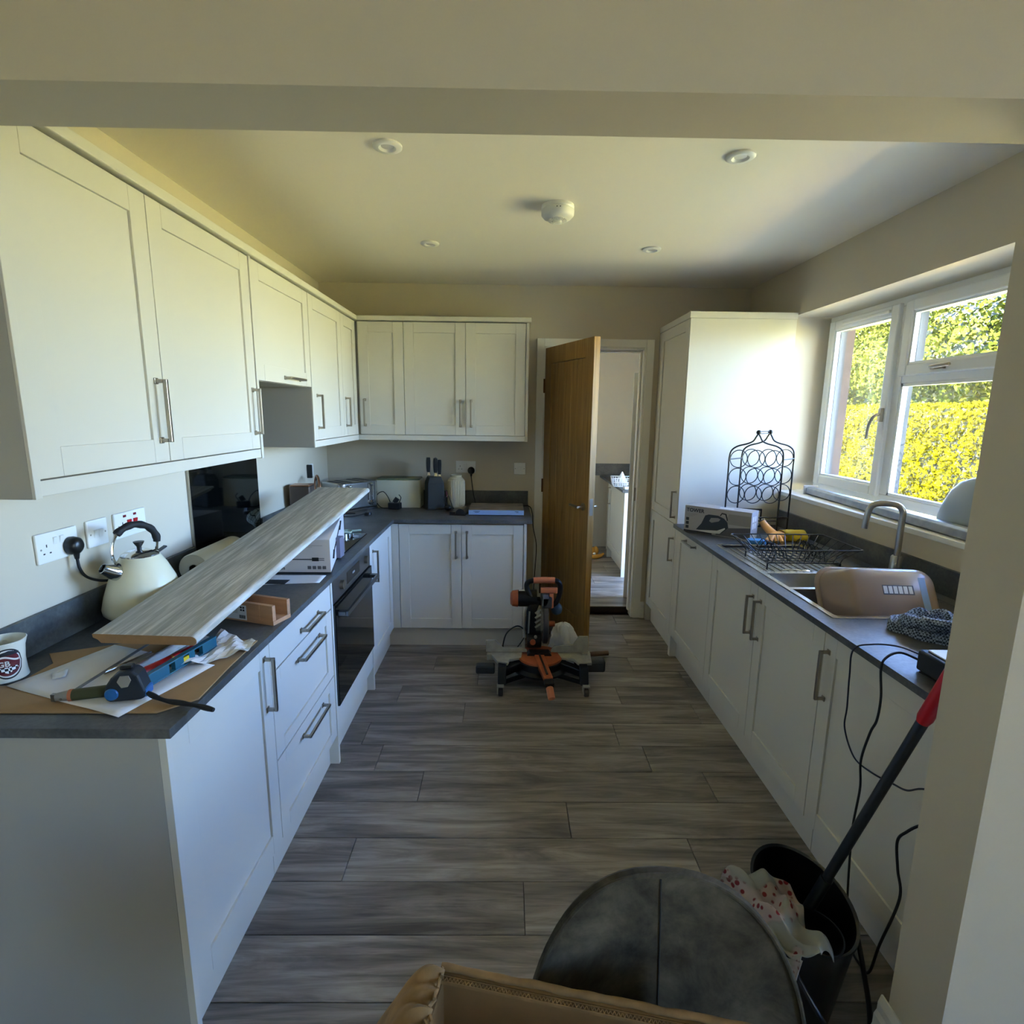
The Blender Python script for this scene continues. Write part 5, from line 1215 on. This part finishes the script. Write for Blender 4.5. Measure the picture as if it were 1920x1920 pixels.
rg = thing('floor_rag', 'red dotted and grey rag hanging over the side of the mop bucket', 'rag', (2.02, -2.87, .28))
def ragf(u, v):
    p0 = Vector((1.955, -2.765, .325)).lerp(Vector((2.045, -3.005, .300)), u)
    p1 = Vector((2.125, -2.800, .325)).lerp(Vector((2.135, -2.985, .305)), u)
    p = p0.lerp(p1, v); f = .018 * sin(u * 13 + v * 3) + .012 * sin(v * 14 - u * 5) + .02 * sin(pi * v)
    return (p.x + .01 * sin(u * 9), p.y + .012 * sin(v * 10), p.z + f - .012)
MB().grid(ragf, 34, 20).build('rag', 'rag', rg, world=True, smooth=True, solid=.002)
MB().grid(lambda u, v: tuple(Vector(ragf(u, 0)) + Vector((-.012 * sin(2.4 * v) + .008 * sin(u * 14), .006 * sin(u * 21), -.16 * v))), 30, 8).build('hanging_flap', 'rag', rg, world=True, smooth=True, solid=.002)

# ================================================================ dining chair and cardboard box in front
ch = thing('dining_chair', 'dark grey-green suede dining chair with piped back, back towards the kitchen', 'chair', (1.606, -3.50, -.018), rad(0))
def backpt(a, side, k=1.):
    x = .235 * math.copysign(abs(cos(a)) ** .78, cos(a)) * k; zz = math.copysign(abs(sin(a)) ** .78, sin(a))
    if zz < 0: x *= (1 - .12 * zz * zz)
    z = .505 + (.34 if zz >= 0 else .155) * zz * k
    y = .19 + .10 * (z - .5) + .10 * (x / .235) ** 2 * -1 * .55 + side
    return Vector((x, y, z))
NA = 64; b = MB(); rings = []
for side, ks in ((-.020, (0.001, .35, .65, .85, .97, .99)), (None, (1.,)), (.020, (.97, .85, .65, .35, 0.001))):
    for k in ks:
        sd = (side * (1 - .35 * max(0, k - .6) / .4)) if side is not None else 0
        rings.append([backpt(2 * pi * j / NA, sd, k) for j in range(NA)])
b.loft(rings, caps=False)
bo = b.build('backrest', 'suede', ch, smooth=True)
MB().tube([backpt(2 * pi * j / NA, -.013, .99) for j in range(NA)], .0042, 8, closed=True).build('piping', 'suede', bo, smooth=True)
MB().tube([backpt(pi / 2, -.0145, .97), backpt(pi / 2, -.0185, .8), backpt(pi / 2, -.0205, .6), backpt(pi / 2, -.0205, .3), backpt(pi / 2, -.0205, .01)] + [backpt(-pi / 2, -.0205, k) for k in (.3, .6, .9)], .0016, 6).build('seam', 'suededark', bo, smooth=True)
MB().loft([[Vector((a * s_, -.06 + c_ * s_, z)) for a, c_ in rrect(.225, .215, .10, 8)] for z, s_ in ((.405, .93), (.415, 1), (.470, 1), (.485, .94), (.486, .5))]).build('seat', 'suede', ch, smooth=True)
for x, y in ((-.17, -.21), (.17, -.21), (-.17, .10), (.17, .10)):
    MB().tube([(x, y, .40), (x * 1.18, y * 1.2 + .01, 0)], .011, 10, .008).build('leg', 'iron', ch, smooth=True)

cb = thing('cardboard_box', 'open brown cardboard box with a torn rim and crumpled flap, on the chair seat', 'box', (1.244, -3.345, .488), rad(-11))
LX, LY, HB = .50, .30, .212
MB().box(0, LX, -.005, 0, .0, HB).build('far_wall', 'card', cb); MB().box(0, LX, -LY, -LY + .005, 0, HB - .03).build('near_wall', 'card', cb)
MB().box(0, .005, -LY + .005, -.005, 0, HB - .01).build('side_wall', 'card', cb); MB().box(LX - .005, LX, -LY + .005, -.005, 0, HB).build('side_wall', 'card', cb)
MB().box(.005, LX - .005, -LY + .005, -.005, 0, .004).build('bottom', 'card', cb)
rn = random.Random(11)
MB().tube([(x, .003 + .0006 * sin(x * 50), HB + .004 + .0007 * sin(x * 83 + 1)) for x in [LX * k / 60 for k in range(61)]], lambda u: .0056 + .0004 * sin(u * 70), 9).build('rolled_edge', 'card2', cb, smooth=True)
b = MB(); n = 84
for k in range(n):
    x = LX * k / n; dx = LX / n
    b.bar((x, -.0075, HB - .003), (x + dx / 2, -.0125, HB - .005), .0014, .004); b.bar((x + dx / 2, -.0125, HB - .005), (x + dx, -.0075, HB - .003), .0014, .004)
b.bar((0, -.013, HB - .006), (LX, -.013, HB - .006), .001, .006); b.bar((0, -.007, HB - .003), (LX, -.007, HB - .003), .001, .006)
b.build('corrugation', 'card2', cb, kind='stuff')
def flap(u, v):                                       # u: out to the left, v: towards the camera
    fold = .012 * sin(v * 22 + u * 4) * (u ** .5) + .006 * sin(v * 47 + 3 * u)
    return (.004 - .105 * u + fold * .7, -.002 - .22 * v - .035 * u, HB + .004 + .012 * sin(pi * min(1, u * 1.4)) - .10 * u ** 2.2 + fold)
MB().grid(flap, 22, 44).build('crumpled_flap', 'card2', cb, smooth=True, solid=.003)
b = MB()
for k in range(14):
    v = k / 14; b.tube([(.004 + rn.uniform(-.006, .004), -.22 * v, HB + .006), (.004 + rn.uniform(-.008, .012), -.22 * v - .02, HB + .004 + rn.uniform(0, .010))], .003, 5)
b.build('torn_fibres', 'card2', cb, kind='stuff')

# ================================================================ mitre saw on the floor
ms = thing('mitre_saw', 'orange and black sliding mitre saw standing on the floor by the oak door', 'mitre saw', (1.56, -1.02, 0))
def P(nm, mt, b, **k): return b.build(nm, mt, ms, world=True, **k)
xz = lambda y0, y1: (lambda poly: MB().prism(poly, lambda a, b, t: (a, t, b), y0, y1))
fl_ = xz(-1.000, -.985); P('fence', 'cast', fl_([(1.228, .160), (1.228, .233), (1.283, .234), (1.332, .186), (1.452, .188), (1.476, .172), (1.476, .160)]), bevel=.002)
fr_ = xz(-1.000, -.985); P('fence', 'cast', fr_([(1.622, .160), (1.622, .172), (1.640, .200), (1.755, .209), (1.790, .262), (1.845, .262), (1.848, .160)]), bevel=.002)
xy = lambda z0, z1: (lambda poly: MB().prism(poly, lambda a, b, t: (a, b, t), z0, z1))
P('table_wing', 'cast', xy(.140, .158)([(1.25, -1.0), (1.30, -1.12), (1.36, -1.14), (1.37, -1.09), (1.44, -1.06), (1.45, -.97), (1.25, -.97)]), bevel=.002)
P('table_wing', 'cast', xy(.140, .158)([(1.86, -1.0), (1.85, -1.13), (1.77, -1.13), (1.75, -1.08), (1.68, -1.06), (1.66, -.97), (1.86, -.97)]), bevel=.002)
P('turntable', 'orange', MB().lathe([(.001, .152), (.132, .152), (.134, .148), (.132, .115), (.001, .115)], (1.555, -1.02, 0), 48), smooth=True)
P('turntable_skirt', 'iron', MB().lathe([(.134, .140), (.140, .135), (.142, .100), (.165, .085), (.165, .075), (.001, .075)], (1.555, -1.02, 0), 48), smooth=True)
ta = P('table_arm', 'orange', MB().loft([[Vector((c_[0] - hw, c_[1], .125)), Vector((c_[0] + hw, c_[1], .125)), Vector((c_[0] + hw, c_[1], z)), Vector((c_[0] - hw, c_[1], z))] for c_, hw, z in (((1.545, -.98), .030, .160), ((1.562, -1.15), .028, .160), ((1.585, -1.295), .026, .150))]), bevel=.004)
MB().bar((1.546, -1.0, .1625), (1.580, -1.270, .1550), .011, .006).build('kerf_slot', 'ink', ta, world=True)
P('arm_collar', 'iron', MB().bar((1.586, -1.295, .130), (1.590, -1.330, .118), .055, .034), bevel=.006)
P('mitre_knob', 'orange_l', MB().tube([(1.590, -1.330, .105), (1.594, -1.365, .085), (1.598, -1.385, .070)], .021, 8), bevel=.003)
for s_, x_i, x_o, zt2 in ((-1, 1.44, 1.328, 0), (1, 1.67, 1.800, 0)):
    P('body_arm', 'iron', MB().bar((x_i, -1.06, .115), (x_o, -1.14, .100), .05, .045), bevel=.006)
    P('lower_strut', 'iron', MB().bar((x_i + .03 * s_ * -1, -1.12, .075), (x_o, -1.19, .060), .022, .020), bevel=.003)
    P('front_leg', 'iron', MB().loft([[Vector((x_o + a * .024, -1.165 + c_ * .03 - o_, z)) for a, c_ in ((-1, -1), (1, -1), (1, 1), (-1, 1))] for z, o_ in ((.150, -.02), (.055, .02))]), bevel=.005)
    cx_ = x_o + s_ * .008
    P('caster_bracket', 'cast', MB().box(cx_ - .020, cx_ - .014, -1.245, -1.200, .016, .060).box(cx_ - .020, cx_ + .020, -1.240, -1.195, .056, .062), bevel=.002)
    P('caster_wheel', 'rubber', MB().cyl((cx_ - .012, -1.228, .0225), (cx_ + .014, -1.228, .0225), .0225, 20), bevel=.004)
    P('rear_leg', 'iron', MB().bar((x_o, -.86, .110), (x_o, -.84, .0), .030, .030), bevel=.004); P('rear_beam', 'iron', MB().bar((x_i, -1.0, .115), (x_o, -.86, .105), .04, .035), bevel=.004)
wg = P('side_extension', 'grey_d', MB().box(1.172, 1.285, -1.095, -1.035, .062, .112), bevel=.010)
for z in (.098, .080): MB().box(1.185, 1.245, -1.0965, -1.094, z, z + .004).build('slot', 'ink', wg, world=True)
wg = P('side_extension', 'grey_d', MB().box(1.815, 1.940, -1.095, -1.020, .075, .150), bevel=.014)
for z in (.130, .108): MB().box(1.825, 1.875, -1.0965, -1.094, z, z + .004).build('slot', 'ink', wg, world=True)
P('fence_clamp', 'cast', MB().box(1.235, 1.275, -1.03, -1.0, .120, .160), bevel=.003); P('fence_clamp', 'cast', MB().box(1.805, 1.84, -1.03, -1.0, .130, .172), bevel=.003)
P('rear_fence_bridge', 'iron', MB().prism([(1.475, .155), (1.490, .172), (1.610, .172), (1.625, .155), (1.61, .138), (1.49, .138)], lambda a, b, t: (a, t, b), -1.035, -.98), bevel=.004)
P('pivot_housing', 'iron', MB().cyl((1.480, -.93, .215), (1.565, -.93, .215), .052, 22), bevel=.004)
P('pivot_cap', 'orange', MB().cyl((1.512, -.990, .218), (1.512, -.978, .218), .017, 18))
P('pivot_bolt', 'cast', MB().cyl((1.528, -.988, .250), (1.528, -.975, .250), .009, 12))
P('column', 'iron', MB().loft([[Vector((cx_ + a * .030, -.91 + c_ * .035, z)) for a, c_ in ((-1, -1), (1, -1), (1, 1), (-1, 1))] for cx_, z in ((1.508, .22), (1.500, .30), (1.505, .40), (1.530, .47))]), bevel=.006)
for k in range(4): P('casting_rib', 'cast', MB().bar((1.525, -.955, .300 + k * .030), (1.560, -.955, .325 + k * .030), .006, .012), bevel=.001)
P('spring_rod', 'cast', MB().tube(spline([(1.470, -.92, .22), (1.458, -.93, .30), (1.462, -.93, .37), (1.475, -.92, .42)], 4), .006, 8), smooth=True)
P('spring_rod', 'cast', MB().tube([(1.486, -.95, .24), (1.490, -.95, .40)], .005, 8), smooth=True)
bg_ = P('blade_guard', 'guard', MB().lathe([(.001, .017), (.118, .017), (.130, .010), (.130, -.010), (.118, -.017), (.001, -.017)], (1.588, -.905, .315), 48, 1, 1, Matrix.Rotation(rad(90), 3, 'Y')), smooth=True)
MB().lathe([(.050, .0), (.112, 0), (.112, .002), (.050, .002)], (1.570, -.905, .315), 40, 1, 1, Matrix.Rotation(rad(-90), 3, 'Y')).build('blade', 'steel', bg_, world=True)
P('upper_guard', 'grey_d', MB().box(1.560, 1.625, -.975, -.87, .425, .500), bevel=.012)
P('motor_housing', 'iron', MB().lathe([(.001, 0), (.050, 0), (.052, .01), (.052, .115), (.001, .115)], (1.420, -.90, .468), 28, 1, 1, Matrix.Rotation(rad(90), 3, 'Y')), smooth=True)
P('motor_cap', 'orange', MB().lathe([(.001, -.048), (.034, -.046), (.048, -.034), (.053, 0), (.001, 0)], (1.420, -.90, .466), 28, 1, 1, Matrix.Rotation(rad(90), 3, 'Y')), smooth=True)
P('motor_label', 'label_w', MB().box(1.425, 1.465, -.92, -.90, .5195, .5215))
P('handle_loop', 'iron', MB().tube(spline([(1.565, -.93, .445), (1.515, -.93, .475), (1.480, -.93, .520), (1.472, -.93, .565), (1.500, -.93, .588), (1.575, -.93, .592), (1.645, -.93, .590), (1.672, -.93, .565), (1.672, -.93, .510), (1.655, -.93, .455), (1.625, -.93, .430)], 5), .016, 12), smooth=True)
P('handle_grip', 'orange_l', MB().tube([(1.512, -.93, .590), (1.575, -.93, .593), (1.640, -.93, .591)], .019, 14), smooth=True)
P('trigger_block', 'orange_l', MB().box(1.555, 1.655, -.965, -.935, .520, .552).box(1.606, 1.634, -.965, -.935, .425, .519), bevel=.005)
P('laser_body', 'lasergrey', MB().prism([(1.565, .445), (1.57, .515), (1.600, .515), (1.606, .49), (1.60, .46), (1.585, .435)], lambda a, b, t: (a, t, b), -.975, -.93), bevel=.004)
P('dust_port', 'bluegrey', MB().ball((1.660, -.885, .395), .036, 10, (1, 1, 1.1)), smooth=True)
P('lock_knob', 'orange', MB().cyl((1.612, -.905, .305), (1.650, -.905, .305), .017, 16), bevel=.003)
P('mains_cord', 'rubber', MB().tube(spline([(1.47, -.88, .25), (1.42, -.86, .27), (1.36, -.86, .23), (1.335, -.87, .17), (1.33, -.86, .08), (1.36, -.82, .008), (1.30, -.72, .008)], 6), .0045, 8), smooth=True)

# plastic bag and dowel
bg2 = thing('plastic_bag', 'crumpled white plastic bag on the floor against the oak door', 'bag', (1.735, -.79, 0))
def bagf(u, v):
    a = 2 * pi * u; z = .265 * v; r = .105 * (1 - v ** 2.2 * .62) * (1 + .10 * sin(5 * a + 5 * v) + .09 * sin(9 * a - 9 * v) * (.3 + v) + .05 * sin(17 * a + 19 * v) + .05 * sin(23 * v + 3 * a))
    if v > .97: r *= .3
    return (r * cos(a) - .02 * v, r * sin(a) * .62, z + .006 * sin(9 * a) * v)
MB().grid(bagf, 64, 24).build('bag', 'bagwhite', bg2, smooth=True)
t = thing('clear_bag', 'clear plastic wrap with pointed corners behind the white bag', 'bag', (1.80, -.735, 0))
MB().grid(lambda u, v: (-.045 + .14 * u - .07 * u * v + .012 * sin(6 * v), -.015 + .025 * sin(3 * u + 5 * v), .001 + .27 * v * (1 - .55 * u) + .012 * sin(11 * u) * v), 14, 14).build('wrap', 'clear', t, smooth=True)
t = thing('wooden_dowel', 'short round wooden handle lying on the floor right of the saw', 'stick', (1.95, -.70, 0))
MB().tube([(1.845, -.735, .022), (2.03, -.700, .020)], .0165, 14).build('stick', 'dowel', t, world=True, smooth=True)

# ================================================================ utility room things
t = thing('wire_basket', 'white slotted plastic basket on the utility room worktop', 'basket', (2.50, 1.18, .895), rad(-6))
b = MB(); hx, hy, h = .13, .10, .085
for z in (0, .040, .078): b.tube([Vector((a * (.88 + z * 1.4), c_ * (.88 + z * 1.4), z + .004)) for a, c_ in rrect(hx, hy, .02, 3)], .0045, 6, closed=True)
pts = rrect(hx, hy, .02, 1); seg = []
for i in range(44):
    f = i / 44 * 4; sd = int(f); q = f - sd; a, c_ = [(hx - 2 * hx * q, hy), (-hx, hy - 2 * hy * q), (-hx + 2 * hx * q, -hy), (hx, -hy + 2 * hy * q)][sd]
    b.bar((a * .88, c_ * .88, .004), (a * .99, c_ * .99, .082), .006, .003)
b.box(-hx * .87, hx * .87, -hy * .87, hy * .87, .0, .004)
b.build('basket_lattice', 'label_w', t, kind='stuff')
t = thing('basket_bag', 'white crumpled plastic bag poking out of the utility basket', 'bag', (2.47, 1.17, .905))
MB().grid(lambda u, v: ((.060 * (1 - v) + .003) * cos(2 * pi * u) * (1 + .2 * sin(10 * pi * u)), (.05 * (1 - v) + .003) * sin(2 * pi * u), .13 * v), 30, 8).build('bag', 'bagwhite', t, smooth=True)
t = thing('utility_box', 'small white item lying on the utility worktop edge by the basket', 'box', (2.49, .94, .895), rad(10))
MB().box(-.05, .04, -.02, .03, 0, .025).build('box', 'label_w', t, bevel=.004)
t = thing('soft_toy', 'yellow-orange soft toy lying on the utility room floor', 'toy', (2.29, 1.60, .057), rad(15))
for x, y, z, r, sc in ((-.02, .02, .06, .050, (1, .8, 1.1)), (.035, .02, .065, .042, (.8, .8, 1.2)), (-.06, .0, .045, .045, (1, .8, 1))): MB().ball((x, y, z), r, 10, sc).build('body_lobe', 'toy', t, smooth=True)
MB().tube(spline([(-.09, -.03, .024), (-.02, -.055, .020), (.06, -.04, .022), (.12, .0, .034)], 5), lambda u: .024 - .012 * abs(2 * u - 1), 10).build('limb', 'toy', t, smooth=True)
MB().ball((.0, -.03, .045), .018, 8).build('muzzle', 'label_w', t, smooth=True)
